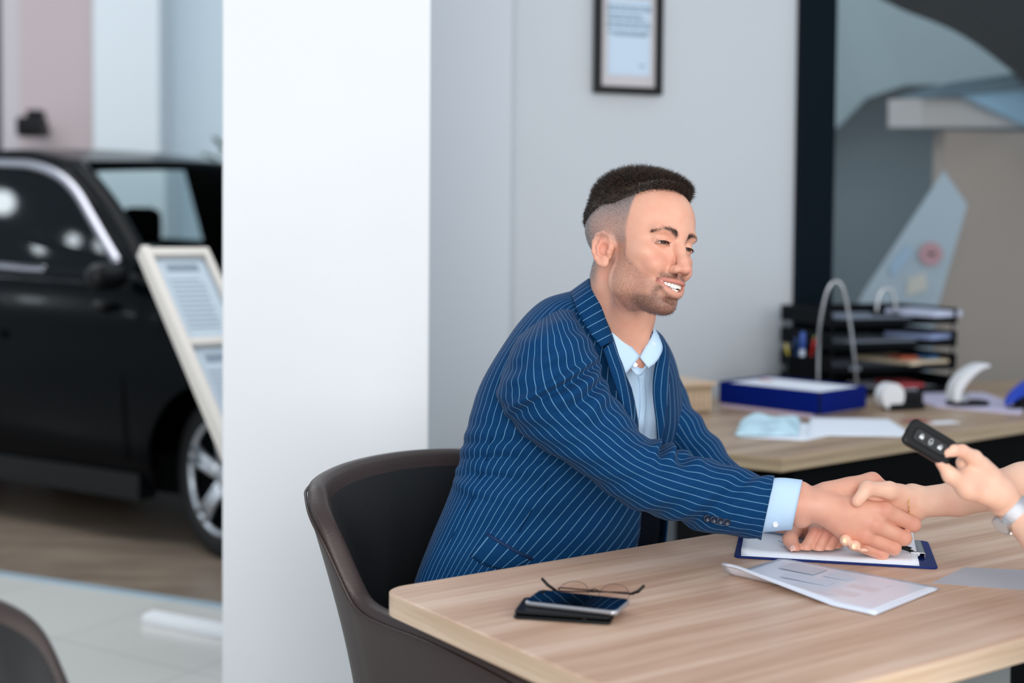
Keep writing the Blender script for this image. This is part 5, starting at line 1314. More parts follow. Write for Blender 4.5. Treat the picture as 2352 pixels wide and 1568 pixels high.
# ---------------------------------------------------------------- clothes
def stripes(name, base, line, width=.066, attr='su', soft=.028, rough=.78):
    m = bpy.data.materials.new(name); m.use_nodes = True; nt = m.node_tree; b = nt.nodes['Principled BSDF']; L = nt.links
    a = nt.nodes.new('ShaderNodeAttribute'); a.attribute_name = attr
    fr = nt.nodes.new('ShaderNodeMath'); fr.operation = 'FRACT'; L.new(a.outputs['Fac'], fr.inputs[0])
    s1 = nt.nodes.new('ShaderNodeMath'); s1.operation = 'SUBTRACT'; s1.inputs[1].default_value = .5; L.new(fr.outputs[0], s1.inputs[0])
    ab = nt.nodes.new('ShaderNodeMath'); ab.operation = 'ABSOLUTE'; L.new(s1.outputs[0], ab.inputs[0])
    mr = nt.nodes.new('ShaderNodeMapRange'); mr.inputs[1].default_value = width/2+soft; mr.inputs[2].default_value = width/2-soft; L.new(ab.outputs[0], mr.inputs[0])
    tc = nt.nodes.new('ShaderNodeTexCoord'); n = nt.nodes.new('ShaderNodeTexNoise'); n.inputs['Scale'].default_value = 420; n.inputs['Detail'].default_value = 3; L.new(tc.outputs['Object'], n.inputs['Vector'])
    mp = nt.nodes.new('ShaderNodeMapping'); mp.inputs['Scale'].default_value = (1, 1, 4); L.new(tc.outputs['Object'], mp.inputs[0]); L.new(mp.outputs[0], n.inputs['Vector'])
    rp = nt.nodes.new('ShaderNodeValToRGB'); e = rp.color_ramp.elements; e[0].position = .35; e[1].position = .68; c = s2l(base)
    e[0].color = (*[x*.72 for x in c], 1); e[1].color = (*[x*1.28 for x in c], 1); L.new(n.outputs['Fac'], rp.inputs[0])
    mx = nt.nodes.new('ShaderNodeMix'); mx.data_type = 'RGBA'; L.new(mr.outputs[0], mx.inputs[0]); L.new(rp.outputs[0], mx.inputs[6]); mx.inputs[7].default_value = (*s2l(line), 1)
    L.new(mx.outputs[2], b.inputs['Base Color']); b.inputs['Roughness'].default_value = rough; b.inputs['Specular IOR Level'].default_value = .10
    b.inputs['Sheen Weight'].default_value = .04; b.inputs['Sheen Roughness'].default_value = .5
    bp = nt.nodes.new('ShaderNodeBump'); bp.inputs['Strength'].default_value = .25; bp.inputs['Distance'].default_value = .0006; L.new(n.outputs['Fac'], bp.inputs['Height']); L.new(bp.outputs[0], b.inputs['Normal'])
    return m
M['suit'] = stripes('blue_pinstripe_wool', (4, 55, 99), (108, 156, 192))
M['seam'] = mat('suit_seam', (3, 40, 76), .8, spec=.1)
M['suitdark'] = mat('suit_lining', (8, 22, 42), .8)
M['shirt'] = mat('pale_blue_cotton', (188, 216, 242), .75, bump=.1, bscale=900)
M['trouser'] = mat('navy_trousers', (8, 15, 28), .9, spec=.1)
from mathutils.bvhtree import BVHTree
def loft(rings, nper, nth, th0, th1, name, m, parent, disp=None, nst=20, thick=.003, closed=True, suf=None):
    """rings: rows (Ax,Ay,AY, Bx,By,BY, dr, yoff): A and B are opposite contour points, dr the half depth.
    surface point(theta) = C + (A-B)/2 cos + N dr sin, sin>0 towards the camera"""
    rr = []
    for (a, b, dr) in rings: rr.append(list(P(*a))+list(P(*b))+[dr])
    rr = catmull(rr, nper); m_ = len(rr); A = rr[:, :3]; B = rr[:, 3:6]; C = (A+B)/2; U = (A-B)/2
    ax_ = np.gradient(C, axis=0); ax_ /= np.linalg.norm(ax_, axis=1)[:, None]
    N = np.array(CO)-C; N /= np.linalg.norm(N, axis=1)[:, None]
    t0 = th0 if callable(th0) else (lambda q: th0); t1 = th1 if callable(th1) else (lambda q: th1)
    V = np.zeros((m_, nth, 3)); SU = np.zeros((m_, nth)); nn = nth
    for i in range(m_):
        q = i/(m_-1)*(len(rings)-1)
        a0, a1 = t0(q), t1(q); th = np.linspace(a0, a1, nth+1)[:-1] if closed else np.linspace(a0, a1, nth)
        r = 1.0; dsp = disp(th, q) if disp else 0*th
        u = np.linalg.norm(U[i])
        rad = np.stack([np.cos(th)*rr[i, 6], np.sin(th)*u], 1); rad /= np.linalg.norm(rad, axis=1)[:, None]
        V[i] = C[i]+np.outer(np.cos(th), U[i])+np.outer(np.sin(th), N[i]*rr[i, 6])+(rad[:, :1]*U[i]/u+rad[:, 1:]*N[i])*dsp[:, None]
        SU[i] = th/(2*PI)*nst+.5+(suf(th, q) if suf else 0)
    v = V.reshape(-1, 3); f = []
    for i in range(m_-1):
        for j in range(nth if closed else nth-1):
            f.append((i*nth+j, i*nth+(j+1) % nth, (i+1)*nth+(j+1) % nth, (i+1)*nth+j))
    f = np.array(f)
    # duplicate the seam column so the stripe coordinate does not wrap
    su = SU.reshape(-1)
    if closed:
        extra = np.arange(m_)*nth; v = np.concatenate([v, v[extra]]); su = np.concatenate([su, su[extra]+nst]); k = m_*nth
        for r_ in f:
            pass
        sel = (f[:, 0] % nth) == nth-1
        rows_ = f[sel][:, 0]//nth; f[sel] = np.stack([f[sel][:, 0], k+rows_, k+rows_+1, f[sel][:, 3]], 1)
    o = meshobj(name, v, f, m, parent, attrs={'su': su})
    if thick:
        s = o.modifiers.new('solid', 'SOLIDIFY'); s.thickness = thick; s.offset = -1
    bvh = BVHTree.FromPolygons([tuple(p) for p in v], [tuple(map(int, q)) for q in f])
    return o, bvh, V
def fixn(o, bvh_dir=None): 
    bm = bmesh.new(); bm.from_mesh(o.data); bmesh.ops.recalc_face_normals(bm, faces=bm.faces); bm.to_mesh(o.data); bm.free()
def hit(bv, px, py, off=.003, dflt=2.62):
    best = None
    for b in (bv if isinstance(bv, (list, tuple)) else [bv]):
        r = b.ray_cast(CO, ray(px, py).normalized())
        if r[0] is not None and (best is None or r[3] < best): best = r[3]
    if best is None: return P(px, py, dflt)
    return CO+ray(px, py).normalized()*(best-off)
def ribbon(name, A, B, m, parent, n=6, cols=7, thick=.0022, puff=.002, vec=None, nst=0, along=True, strp=45):
    """strip between two 3-D polylines, softly puffed, with thickness"""
    a = catmull([tuple(p) for p in A], n); b = catmull([tuple(p) for p in B], n)
    k = min(len(a), len(b))
    if len(a) != len(b):
        t = np.linspace(0, 1, 60); ra = np.linspace(0, 1, len(a)); rb = np.linspace(0, 1, len(b))
        a = np.stack([np.interp(t, ra, a[:, c]) for c in range(3)], 1); b = np.stack([np.interp(t, rb, b[:, c]) for c in range(3)], 1); k = 60
    v = []; su = []; L_ = 0
    for i in range(k):
        if i: L_ += np.linalg.norm((a[i]+b[i]-a[i-1]-b[i-1])/2)
        for j in range(cols):
            t = j/(cols-1); p = a[i]*(1-t)+b[i]*t; p = p+np.array([0, -1, .15])*puff*math.sin(t*PI); v.append(p)
            su.append((L_ if not along else np.linalg.norm(b[i]-a[i])*t)*strp+.25)
    f = [(i*cols+j, i*cols+j+1, (i+1)*cols+j+1, (i+1)*cols+j) for i in range(k-1) for j in range(cols-1)]
    o = meshobj(name, v, f, m, parent, attrs={'su': np.array(su)})
    s = o.modifiers.new('solid', 'SOLIDIFY'); s.thickness = thick; s.offset = 0
    return o
def gb(x, c, w): return np.exp(-((x-c)/w)**2)
# torso: L (back contour) / R (front contour)
TR = [((925, 1500, 2.66), (1470, 1470, 2.92), .175), ((945, 1385, 2.64), (1500, 1350, 2.93), .170), ((960, 1322, 2.64), (1518, 1285, 2.94), .165), ((990, 1248, 2.65), (1529, 1222, 2.94), .165), ((1030, 1155, 2.66), (1535, 1155, 2.93), .165),
      ((1052, 1092, 2.67), (1545, 1090, 2.92), .165), ((1062, 1040, 2.68), (1553, 1040, 2.91), .168), ((1080, 970, 2.68), (1568, 970, 2.90), .175), ((1110, 885, 2.69), (1562, 892, 2.88), .180), ((1155, 800, 2.69), (1546, 832, 2.86), .182),
      ((1200, 738, 2.69), (1530, 792, 2.84), .168), ((1248, 694, 2.69), (1510, 768, 2.80), .125), ((1300, 676, 2.68), (1492, 758, 2.77), .085), ((1345, 668, 2.68), (1478, 752, 2.74), .060)]
TRr = [(b, a, d) for a, b, d in TR]           # A = front contour (theta 0), B = back
NR = len(TR)-1
qk = [0, 2, 3, 4, 5, 6, 7, 8, 9, 10, 11, 12, 13]
near = [46, 45, 44, 46, 51, 55, 59, 64, 72, 80, 87, 95, 100]
far = [4, 6, 8, 12, 24, 36, 42, 43, 33, 23, 8, 0, -5]
def tdisp(th, q):
    d = 0*th; deg = np.degrees(th)
    # waist folds on the back and flank
    d += .0050*gb(q, 5.2, .35)*np.cos((q-5.2)*9+.8*np.sin(th*2))*gb(deg, 165, 60)
    d += .0038*np.sin(q*11+th*1.4)*gb(q, 6.1, .9)*gb(deg, 150, 38)
    d += .0070*gb(q-(deg-150)*.012, 4.55, .16)*gb(deg, 140, 40)
    d -= .0055*gb(q-(deg-140)*.012, 5.05, .22)*gb(deg, 135, 36)
    d += .0050*gb(q-(deg-110)*.016, 5.9, .20)*gb(deg, 110, 34)
    d += .0030*np.sin(q*5+deg*.06)*gb(q, 3.5, 1.2)*gb(deg, 100, 40)
    d += .0018*np.sin(th*9+q*1.1)*gb(q, 2.5, 2)
    d += .0022*np.sin(th*3+q*2.2)*gb(q, 8, 1.8)
    return d
jk, bT, VT = loft(TRr, 8, 150, lambda q: math.radians(np.interp(q, qk, near)), lambda q: 2*PI+math.radians(np.interp(q, qk, far)), 'jacket', M['suit'], body, tdisp, nst=64, closed=False, thick=.004, suf=lambda th, q: -1.75*np.clip(6.6-q, 0, 9)*sstep(math.radians(190), math.radians(95), th))
# shirt under the jacket
def shrink(rs, k):
    out = []
    for a, b, d in rs:
        cx, cy, cY = [(a[i]+b[i])/2 for i in range(3)]
        out.append((tuple((cx, cy, cY)[i]+(a[i]-(cx, cy, cY)[i])*k for i in range(3)), tuple((cx, cy, cY)[i]+(b[i]-(cx, cy, cY)[i])*k for i in range(3)), d*k))
    return out
def sdisp(th, q):
    deg = np.degrees(th); return .0030*np.sin(deg*.22+q*1.3)*gb(deg, 50, 30)+.0045*gb(deg, 52-(q-8)*1.5, 2.6)*(q < 9.6)+.003*np.sin(q*4+deg*.1)*gb(deg, 50, 30)
sh, bS, VS = loft(shrink(TRr[4:], .93), 6, 110, 0, 2*PI, 'shirt', M['shirt'], body, lambda th, q: sdisp(th, q+4), nst=1, thick=.0015)
loft(shrink(TRr[0:6], .945), 5, 80, 0, 2*PI, 'trouser_waist_shade', M['trouser'], body, None, nst=1, thick=.0015)  # trousers plus shade inside the open jacket, both as one dark loft
# right sleeve (towards the camera)
SR = [((1290, 700, 2.66), (1215, 745, 2.66), .045), ((1322, 722, 2.60), (1180, 790, 2.60), .082), ((1352, 775, 2.578), (1152, 862, 2.578), .094), ((1378, 838, 2.57), (1148, 925, 2.57), .094), ((1408, 905, 2.56), (1192, 990, 2.56), .088), ((1455, 968, 2.545), (1280, 1050, 2.545), .080),
      ((1502, 1014, 2.52), (1375, 1118, 2.52), .073), ((1562, 1034, 2.50), (1468, 1172, 2.50), .069), ((1640, 1058, 2.488), (1570, 1204, 2.488), .064), ((1710, 1078, 2.478), (1660, 1226, 2.478), .060), ((1779, 1093, 2.472), (1747, 1243, 2.472), .056)]
def rdisp(th, q):
    # theta 0 = upper contour, 90 = facing the camera, 180 = lower contour
    deg = (np.degrees(th)+180) % 360-180; d = 0*th
    d += .0110*gb(q-(deg-60)*.0045, 2.92, .13)*gb(deg, 85, 66)      # folds across the upper arm
    d -= .0100*gb(q-(deg-60)*.0045, 3.14, .10)*gb(deg, 78, 58)
    d += .0080*gb(q-(deg-60)*.0065, 3.45, .15)*gb(deg, 60, 46)
    d -= .0075*gb(q-(deg-50)*.0075, 3.72, .12)*gb(deg, 55, 42)
    d += .0060*gb(q-(deg-50)*.009, 4.05, .20)*gb(deg, 60, 50)
    d -= .0045*gb(q-(deg-50)*.010, 4.5, .22)*gb(deg, 55, 45)
    d += .0040*gb(q-(deg-90)*.004, 2.2, .25)*gb(deg, 90, 70)-.0030*gb(q-(deg-90)*.004, 1.75, .2)*gb(deg, 90, 60)
    d += .0100*gb(q-(deg-20)*.006, 6.15, .13)*gb(deg, 15, 34)      # inner elbow
    d -= .0105*gb(q-(deg-20)*.007, 6.42, .12)*gb(deg, 22, 36)
    d += .0095*gb(q-(deg-20)*.008, 6.72, .15)*gb(deg, 18, 34)
    d -= .0065*gb(q-(deg-20)*.010, 7.05, .18)*gb(deg, 30, 36)
    d += .0045*gb(q-(deg-20)*.010, 7.45, .22)*gb(deg, 30, 40)
    d += .0030*np.sin(q*6.5+deg*.05)*gb(q, 8.3, 1.2)
    d += .0022*np.sin(q*3.1+th*2)+.0012*np.sin(q*9+th*5)
    return d*1.25*min(1, q/1.2)
slR, bR, VR = loft(SR, 14, 120, -PI*.5, 1.5*PI, 'jacket_sleeve', M['suit'], jk, rdisp, nst=30, thick=.003, suf=lambda th, q: (th-PI/2)/(2*PI)*(np.interp(q, [0, 4, 10], [40, 35, 27])-30))
# left sleeve (far arm)
SL = [((1500, 775, 2.86), (1420, 830, 2.86), .06), ((1540, 812, 2.90), (1440, 880, 2.90), .085), ((1572, 895, 2.91), (1475, 960, 2.91), .08), ((1612, 962, 2.89), (1530, 1050, 2.89), .075), ((1665, 1030, 2.84), (1590, 1120, 2.84), .068), ((1722, 1096, 2.77), (1665, 1175, 2.77), .058), ((1795, 1170, 2.70), (1755, 1228, 2.70), .048)]
slL, bL, VL = loft(SL, 10, 70, -PI*.5, 1.5*PI, 'jacket_sleeve', M['suit'], jk, lambda th, q: .004*np.sin(q*7+th)*gb(q, 3.2, 1)+.002*np.sin(q*4+3*th), nst=26, thick=.003)
# shirt cuffs
CU = [((1762, 1098, 2.473), (1742, 1224, 2.473), .047), ((1800, 1098, 2.474), (1770, 1222, 2.474), .046), ((1843, 1103, 2.475), (1819, 1218, 2.475), .042)]
cu, bC, _ = loft(CU, 6, 60, 0, 2*PI, 'shirt_cuff', M['shirt'], sh, lambda th, q: .0012*np.sin(3*th+q), nst=1, thick=.0022)
p = hit(bC, 1781, 1204, .0035); MB().lathe([(.0045, -.001), (.0052, 0), (.0050, .0012), (.0036, .0014), (.003, .0008), (.0003, .0008)], p, 18, Matrix.Rotation(PI/2, 3, 'X')).build('cuff_button', mat('shirt_button', (226, 230, 236), .25), cu, smooth=True)
CU2 = [((1785, 1172, 2.70), (1752, 1222, 2.70), .040), ((1812, 1186, 2.685), (1780, 1226, 2.685), .037), ((1836, 1198, 2.665), (1812, 1230, 2.665), .033)]
loft(CU2, 5, 40, 0, 2*PI, 'shirt_cuff', M['shirt'], sh, None, nst=1, thick=.002)
# jacket collar and lapels
bJ = [bT, bR, bS]
A = [P(1440, 700, 2.77), P(1395, 668, 2.755), P(1362, 646, 2.715), P(1354, 641, 2.665), P(1362, 660, 2.622), P(1378, 692, 2.600), P(1395, 740, 2.590), P(1409, 782, 2.588)]
B = [P(1440, 720, 2.80), P(1385, 690, 2.79), P(1335, 672, 2.74), P(1312, 670, 2.675), P(1318, 690, 2.610), P(1330, 722, 2.588), P(1353, 762, 2.574), P(1381, 797, 2.572)]
ribbon('collar', A, B, M['suit'], jk, thick=.004, puff=.005, along=False, strp=64)
A = [P(1409, 782, 2.588), P(1420, 815, 2.590), P(1432, 848, 2.592), P(1446, 910, 2.600), P(1453, 966, 2.606)]
B = [P(1385, 802, 2.570), P(1394, 828, 2.570), P(1408, 872, 2.574), P(1428, 928, 2.590), P(1451, 972, 2.604)]
ribbon('lapel', A, B, M['suit'], jk, thick=.004, puff=.004, along=True, strp=66)
# far lapel
A = [P(1478, 745, 2.75), P(1508, 775, 2.70), P(1514, 800, 2.690), P(1503, 850, 2.685), P(1499, 900, 2.690), P(1508, 975, 2.700), P(1512, 1030, 2.71)]
B = [P(1490, 748, 2.79), P(1520, 772, 2.74), P(1534, 805, 2.715), P(1536, 860, 2.705), P(1532, 920, 2.700), P(1524, 985, 2.705), P(1514, 1035, 2.712)]
ribbon('lapel', A, B, M['suit'], jk, thick=.004, puff=.004, along=True, strp=66)
# shirt collar leaves
A = [P(1366, 655, 2.62), P(1379, 684, 2.601), P(1412, 737, 2.596), P(1440, 783, 2.598), P(1470, 818, 2.606)]
B = [P(1372, 672, 2.61), P(1388, 715, 2.596), P(1408, 775, 2.590), P(1422, 825, 2.590), P(1437, 858, 2.594)]
ribbon('shirt_collar', A, B, M['shirt'], sh, thick=.0025, puff=.003)
A = [P(1468, 820, 2.612), P(1481, 798, 2.618), P(1500, 764, 2.640), P(1496, 745, 2.68)]
B = [P(1489, 845, 2.606), P(1508, 829, 2.618), P(1521, 800, 2.640), P(1512, 770, 2.68)]
ribbon('shirt_collar', A, B, M['shirt'], sh, thick=.0025, puff=.003)
# collar stand around the neck (inside)
A = [P(1372, 672, 2.66), P(1384, 712, 2.61), P(1420, 762, 2.603), P(1455, 812, 2.612), P(1470, 830, 2.62), P(1484, 808, 2.64), P(1498, 775, 2.68), P(1486, 750, 2.73)]
B = [P(1380, 700, 2.66), P(1392, 742, 2.615), P(1420, 800, 2.606), P(1450, 848, 2.612), P(1468, 862, 2.62), P(1488, 838, 2.65), P(1504, 806, 2.69), P(1492, 778, 2.73)]
ribbon('collar_stand', A, B, M['shirt'], sh, thick=.002, puff=.0)
for (x, y) in ((1459, 838), (1500, 792)):
    p = P(x, y, 2.598 if x < 1480 else 2.626); MB().lathe([(.0042, -.001), (.0048, 0), (.0046, .0012), (.003, .0014), (.0003, .0009)], p, 16, Matrix.Rotation(PI/2, 3, 'X')).build('collar_button', mat('shirt_button', (226, 230, 236), .25), sh, smooth=True)
# placket fold down the shirt front
A = [hit(bS, x, y, .003) for x, y in ((1466, 862), (1470, 900), (1470, 940), (1466, 975), (1470, 1010), (1476, 1050))]
B = [hit(bS, x+13, y, .006) for x, y in ((1466, 862), (1470, 900), (1470, 940), (1466, 975), (1470, 1010), (1476, 1050))]
ribbon('placket', A, B, M['shirt'], sh, thick=.002, puff=.001)
# sleeve buttons
for i in range(4):
    p = hit(bR, 1624+15*i, 1190+3*i, .002)
    MB().lathe([(.0062, -.002), (.0072, 0), (.0068, .002), (.005, .0026), (.004, .0016), (.0003, .0016)], p, 18, Matrix.Rotation(PI/2, 3, 'X')).build('sleeve_button', mat('navy_button', (8, 26, 52), .3), slR, smooth=True)
# pocket flap and seams on the flank
def dl(pts, off): return [hit(bT, x, y, off) for x, y in pts]
ribbon('pocket_flap', dl([(1118, 1226), (1150, 1246), (1185, 1266), (1222, 1284)], .006), dl([(1078, 1276), (1108, 1296), (1142, 1306), (1176, 1309)], .004), M['suit'], jk, thick=.002, puff=.002, along=False, strp=46)
mb = MB(); mb.tube(dl([(1118, 1226), (1150, 1246), (1185, 1266), (1222, 1284)], .006), .0035, 6); mb.build('pocket_welt', mat('suit_navy_trim', (10, 44, 86), .7), jk, smooth=True)
for pts in ([(1290, 1040), (1262, 1100), (1225, 1165), (1190, 1225)], [(1130, 1000), (1115, 1060), (1100, 1100)], [(1095, 1120), (1060, 1195), (1020, 1262), (985, 1325)]):
    MB().tube([tuple(q) for q in catmull([tuple(p) for p in dl(pts, .0030)], 5)], .0012, 5).build('seam', M['seam'], jk, smooth=True)
# trousers, shoes
def trouser_leg(s_):
    y0 = 2.70+.20*s_
    mb = MB(); pts = catmull([(.06, 2.74+.08*s_, .585), (.20, y0-.02, .575), (.36, y0-.04, .57), (.47, y0-.05, .555), (.515, y0-.05, .46), (.505, y0-.05, .25), (.495, y0-.05, .09)], 4)
    rs = np.interp(np.linspace(0, 1, len(pts)), [0, .25, .5, .62, .72, 1], [.105, .098, .082, .078, .07, .062])
    mb.tube([tuple(p) for p in pts], list(rs), 20); mb.build('trouser_leg', M['trouser'], body, smooth=True)
    mb = MB(); rows = []
    for x, w, h in ((.41, .034, .06), (.44, .042, .085), (.50, .044, .09), (.56, .048, .066), (.63, .050, .048), (.69, .040, .036), (.715, .018, .022)):
        rows.append([(x, y0-.05+w*math.cos(a), .0+max(.0, (h*math.sin(a) if math.sin(a) > 0 else 0))+.0) for a in np.linspace(0, 2*PI, 16, endpoint=False)])
    v = [p for r in rows for p in r]; mb.add(v, [(i*16+j, i*16+(j+1) % 16, i*16+16+(j+1) % 16, i*16+16+j) for i in range(6) for j in range(16)]+[list(range(16))[::-1], list(range(96, 112))])
    mb.build('shoe', mat('black_shoe', (14, 13, 14), .3), body, smooth=True)
trouser_leg(0); trouser_leg(1)
# ---------------------------------------------------------------- the woman's arms
woman = empty('person', (1.15, 1.85, 0), 0, 'person at the right edge, bare arms only, shaking hands and holding a car key', 'person')
WV, WF, WM = [], [], {k: [] for k in MASKS}; wacc = 0
def addw(v, f, masks=None):
    global wacc
    WV.append(v); WF.append(np.asarray(f)+wacc); wacc += len(v)
    for k in MASKS: WM[k].append(masks[k] if masks is not None and k in masks else np.zeros(len(v)))
def wr(H):
    H.chain([T(2560, 1085, 2.30), T(2352, 1112, 2.40), T(2200, 1145, 2.47), T(2095, 1155, 2.497)], [.044, .037, .030, .0265], .01)
    H.cap(T(2095, 1140, 2.497), T(2098, 1170, 2.497), .0235, .0225, .01)
    mc = [T(2020, 1150, 2.515), T(2010, 1180, 2.528), T(2000, 1205, 2.532), T(1992, 1226, 2.530)]
    for q in mc: H.cap(T(2085, 1158, 2.50), q, .018, .011, .012)
    # thumb laid over the man's hand
    H.chain([T(2085, 1140, 2.485), T(2042, 1126, 2.462), T(1992, 1121, 2.444), T(1969, 1151, 2.434)], [.0190, .0150, .0122, .0102], .008)
    H.ell(T(2048, 1146, 2.482), (.036, .016, .024), .014); H.ell(T(2010, 1142, 2.476), (.022, .012, .016), .010)
    # finger tips coming round under the man's palm
    for a, b, c, s_ in ((mc[3], T(1950, 1232, 2.500), T(1942, 1240, 2.445), 1.0), (T(2000, 1226, 2.525), T(1972, 1248, 2.496), T(1963, 1253, 2.442), .98), (T(2006, 1240, 2.520), T(1994, 1268, 2.494), T(1984, 1270, 2.432), .92)):
        H.chain([a, b, c], [.0100*s_, .0104*s_, .0104*s_], .002)
v_, f_ = hand_field(P(1920, 1320, 2.26), P(2620, 1020, 2.60), .0016, wr)
addw(v_, f_, dict(m_red=knuck(v_, [T(1969, 1151, 2.43), T(1992, 1119, 2.44)], .009)*.8+knuck(v_, [T(1942, 1241, 2.46), T(1963, 1253, 2.46), T(1985, 1265, 2.46)], .008)*.35))
def wl_(H):
    H.chain([T(2560, 1430, 2.02), T(2420, 1275, 2.12), T(2350, 1195, 2.19), T(2312, 1160, 2.20)], [.037, .031, .0255, .0240], .01)
    # palm
    H.chain([T(2312, 1158, 2.20), T(2262, 1108, 2.20)], [.0225, .0240], .012)
    mc = [T(2238, 1052, 2.178), T(2252, 1068, 2.195), T(2262, 1088, 2.212), T(2268, 1108, 2.228)]
    for q, s_ in zip(mc, (1, 1, .95, .9)): H.cap(T(2295, 1130, 2.20), q, .020, .0130*s_, .014)
    # index bent, pinching the fob
    H.chain([mc[0], T(2210, 1035, 2.165), T(2190, 1034, 2.160), T(2174, 1041, 2.158)], [.0120, .0098, .0090, .0078], .004)
    for a, b, c, s_ in ((mc[1], T(2212, 1062, 2.200), T(2215, 1092, 2.205), 1), (mc[2], T(2222, 1078, 2.225), T(2226, 1108, 2.222), .95), (mc[3], T(2232, 1096, 2.24), T(2236, 1122, 2.232), .85)):
        H.chain([a, b, c], [.0115*s_, .0102*s_, .0090*s_], .005)
    # thumb under the fob
    H.chain([T(2288, 1140, 2.185), T(2225, 1122, 2.172), T(2184, 1092, 2.160), T(2160, 1063, 2.156)], [.0200, .0160, .0112, .0078], .010)
    H.ell(T(2225, 1105, 2.180), (.024, .018, .022), .012)
v_, f_ = hand_field(P(2120, 1520, 1.98), P(2620, 980, 2.28), .0015, wl_)
addw(v_, f_, dict(m_red=knuck(v_, [T(2172, 1040, 2.155), T(2160, 1063, 2.155), T(2205, 1034, 2.16)], .008)*.8))
# upper body out of the frame, so the arms belong to someone
def wt(H):
    S_ = [(1.28, 1.88, 1.13), (1.02, 1.70, 1.10)]
    H.chain([tuple(T(2560, 1085, 2.30)), (1.26, 2.10, .90), S_[0]], [.044, .045, .052], .03)
    H.chain([tuple(T(2560, 1430, 2.02)), (1.02, 1.86, .80), S_[1]], [.037, .045, .052], .03)
    H.chain([(1.15, 1.78, .60), (1.15, 1.78, .86), (1.15, 1.79, 1.08)], [.13, .115, .12], .06)
    H.cap(S_[0], S_[1], .06, .06, .05); H.cap((1.15, 1.79, 1.1), (1.14, 1.81, 1.26), .05, .047, .03)
    H.ell((1.13, 1.835, 1.37), (.085, .095, .115), .02)
v_, f_ = hand_field((.80, 1.4, .45), (1.5, 2.45, 1.52), .012, wt); addw(v_, f_)
wb_ = meshobj('body', np.concatenate(WV), np.concatenate(WF), M['skinw'], woman, attrs={k: np.concatenate(a) for k, a in WM.items()})
MB().lathe([(.16, .50), (.195, .56), (.185, .70), (.168, .86), (.195, 1.0), (.215, 1.08), (.16, 1.165), (.060, 1.20)], (1.15, 1.785, 0), 32, Matrix.Diagonal((1.05, .92, 1)).to_3x3()).build('blouse', mat('white_blouse', (220, 220, 224), .8), wb_, smooth=True)
MB().lathe([(.06, -.11), (.10, -.04), (.108, .05), (.085, .12), (.02, .145)], (1.145, 1.80, 1.38), 28).build('hair', hm, wb_, smooth=True)
for s_ in (0, 1):
    q = catmull([(1.10+.14*s_, 1.80, .56), (.97+.16*s_, 1.95+.04*s_, .57), (.84+.2*s_, 2.10+.1*s_, .56), (.82+.2*s_, 2.13+.1*s_, .42), (.82+.2*s_, 2.12+.1*s_, .10)], 4)
    MB().tube([tuple(x) for x in q], list(np.interp(np.linspace(0, 1, len(q)), [0, .5, 1], [.10, .072, .05])), 18).build('trouser_leg', mat('dark_jeans', (26, 40, 56), .85), wb_, smooth=True)
    MB().prism(rect(.79+.2*s_, 2.17+.1*s_, .24, .09, 2.2, .04), 0, .07).build('shoe', M['blackplastic'], wb_, bevel=.02)
# her chair: same kind, outside the frame
c3 = copy_tree(chair); c3.location = (1.20, 1.66, 0); c3.rotation_euler = (0, 0, math.radians(125)); c3['label'] = 'brown leather tub chair under the person at the right edge'
# bracelet on the shaking wrist
cx_ = T(2088, 1154, 2.493); axv = Vector(T(2200, 1145, 2.47)-T(2095, 1155, 2.497)).normalized(); upv = Vector((0, 0, 1)); sdv = axv.cross(upv).normalized(); upv = sdv.cross(axv)
rg = [Vector(cx_)+axv*(.004*math.sin(a*1+.6))+upv*(.0312*math.sin(a))+sdv*(.0355*math.cos(a)) for a in np.linspace(0, 2*PI, 60, endpoint=False)]
br = empty('bracelet', Vector(cx_), 0, 'thin gold chain bracelet on the wrist of the hand being shaken', 'bracelet')
mb = MB().tube([tuple(p) for p in rg], .0009, 6, closed=True)
for i in range(0, 60, 2): mb.lathe([(.0004, -.0019), (.0017, -.0007), (.0017, .0007), (.0004, .0019)], rg[i], 8)
gold = mat('gold', (232, 190, 130), .22, metal=1); mb.build('chain', gold, br, smooth=True)
MB().lathe([(.0005, -.004), (.0032, -.002), (.0036, .002), (.0005, .004)], rg[47], 12).build('clasp', gold, br, smooth=True)
# wrist watch
wc = (T(2350, 1195, 2.19)*.45+T(2312, 1160, 2.20)*.55); wax = Vector(T(2350, 1195, 2.19)-T(2312, 1160, 2.20)).normalized()
wsd = wax.cross(Vector((0, 0, 1))).normalized(); wup = wsd.cross(wax)
wt_ = empty('wristwatch', Vector(wc), 0, 'silver mesh band wristwatch on the wrist of the hand holding the key', 'watch')
Rw = Matrix((wup, wsd, wax)).transposed()
MB().lathe([(.0262, -.009), (.0284, -.009), (.0290, -.006), (.0290, .006), (.0284, .009), (.0262, .009)], wc, 48, Rw).build('band', mat('silver_mesh', (206, 206, 212), .32, metal=.85, bump=.5, bscale=900), wt_, smooth=False)
dcn = (wup*-.65+wsd*.5); dcn.normalize()
if dcn.y > 0: dcn = (wup*-.65-wsd*.5).normalized()
dq = dcn.to_track_quat('Z', 'Y').to_matrix(); dpos = Vector(wc)+dcn*.0285
MB().lathe([(.001, -.002), (.0150, -.002), (.0172, .001), (.0172, .005), (.0155, .0068), (.0148, .0062), (.001, .0062)], dpos, 36, dq).build('case', M['steel'], wt_, smooth=False)
MB().lathe([(.0005, .0060), (.0146, .0060), (.0146, .0066), (.0005, .0068)], dpos, 36, dq).build('dial', mat('watch_dial', (200, 196, 194), .2), wt_, smooth=False)
MB().tube([dpos+wax*.017+dcn*.003, dpos+wax*.0195+dcn*.003], .0018, 8).build('crown', M['steel'], wt_)
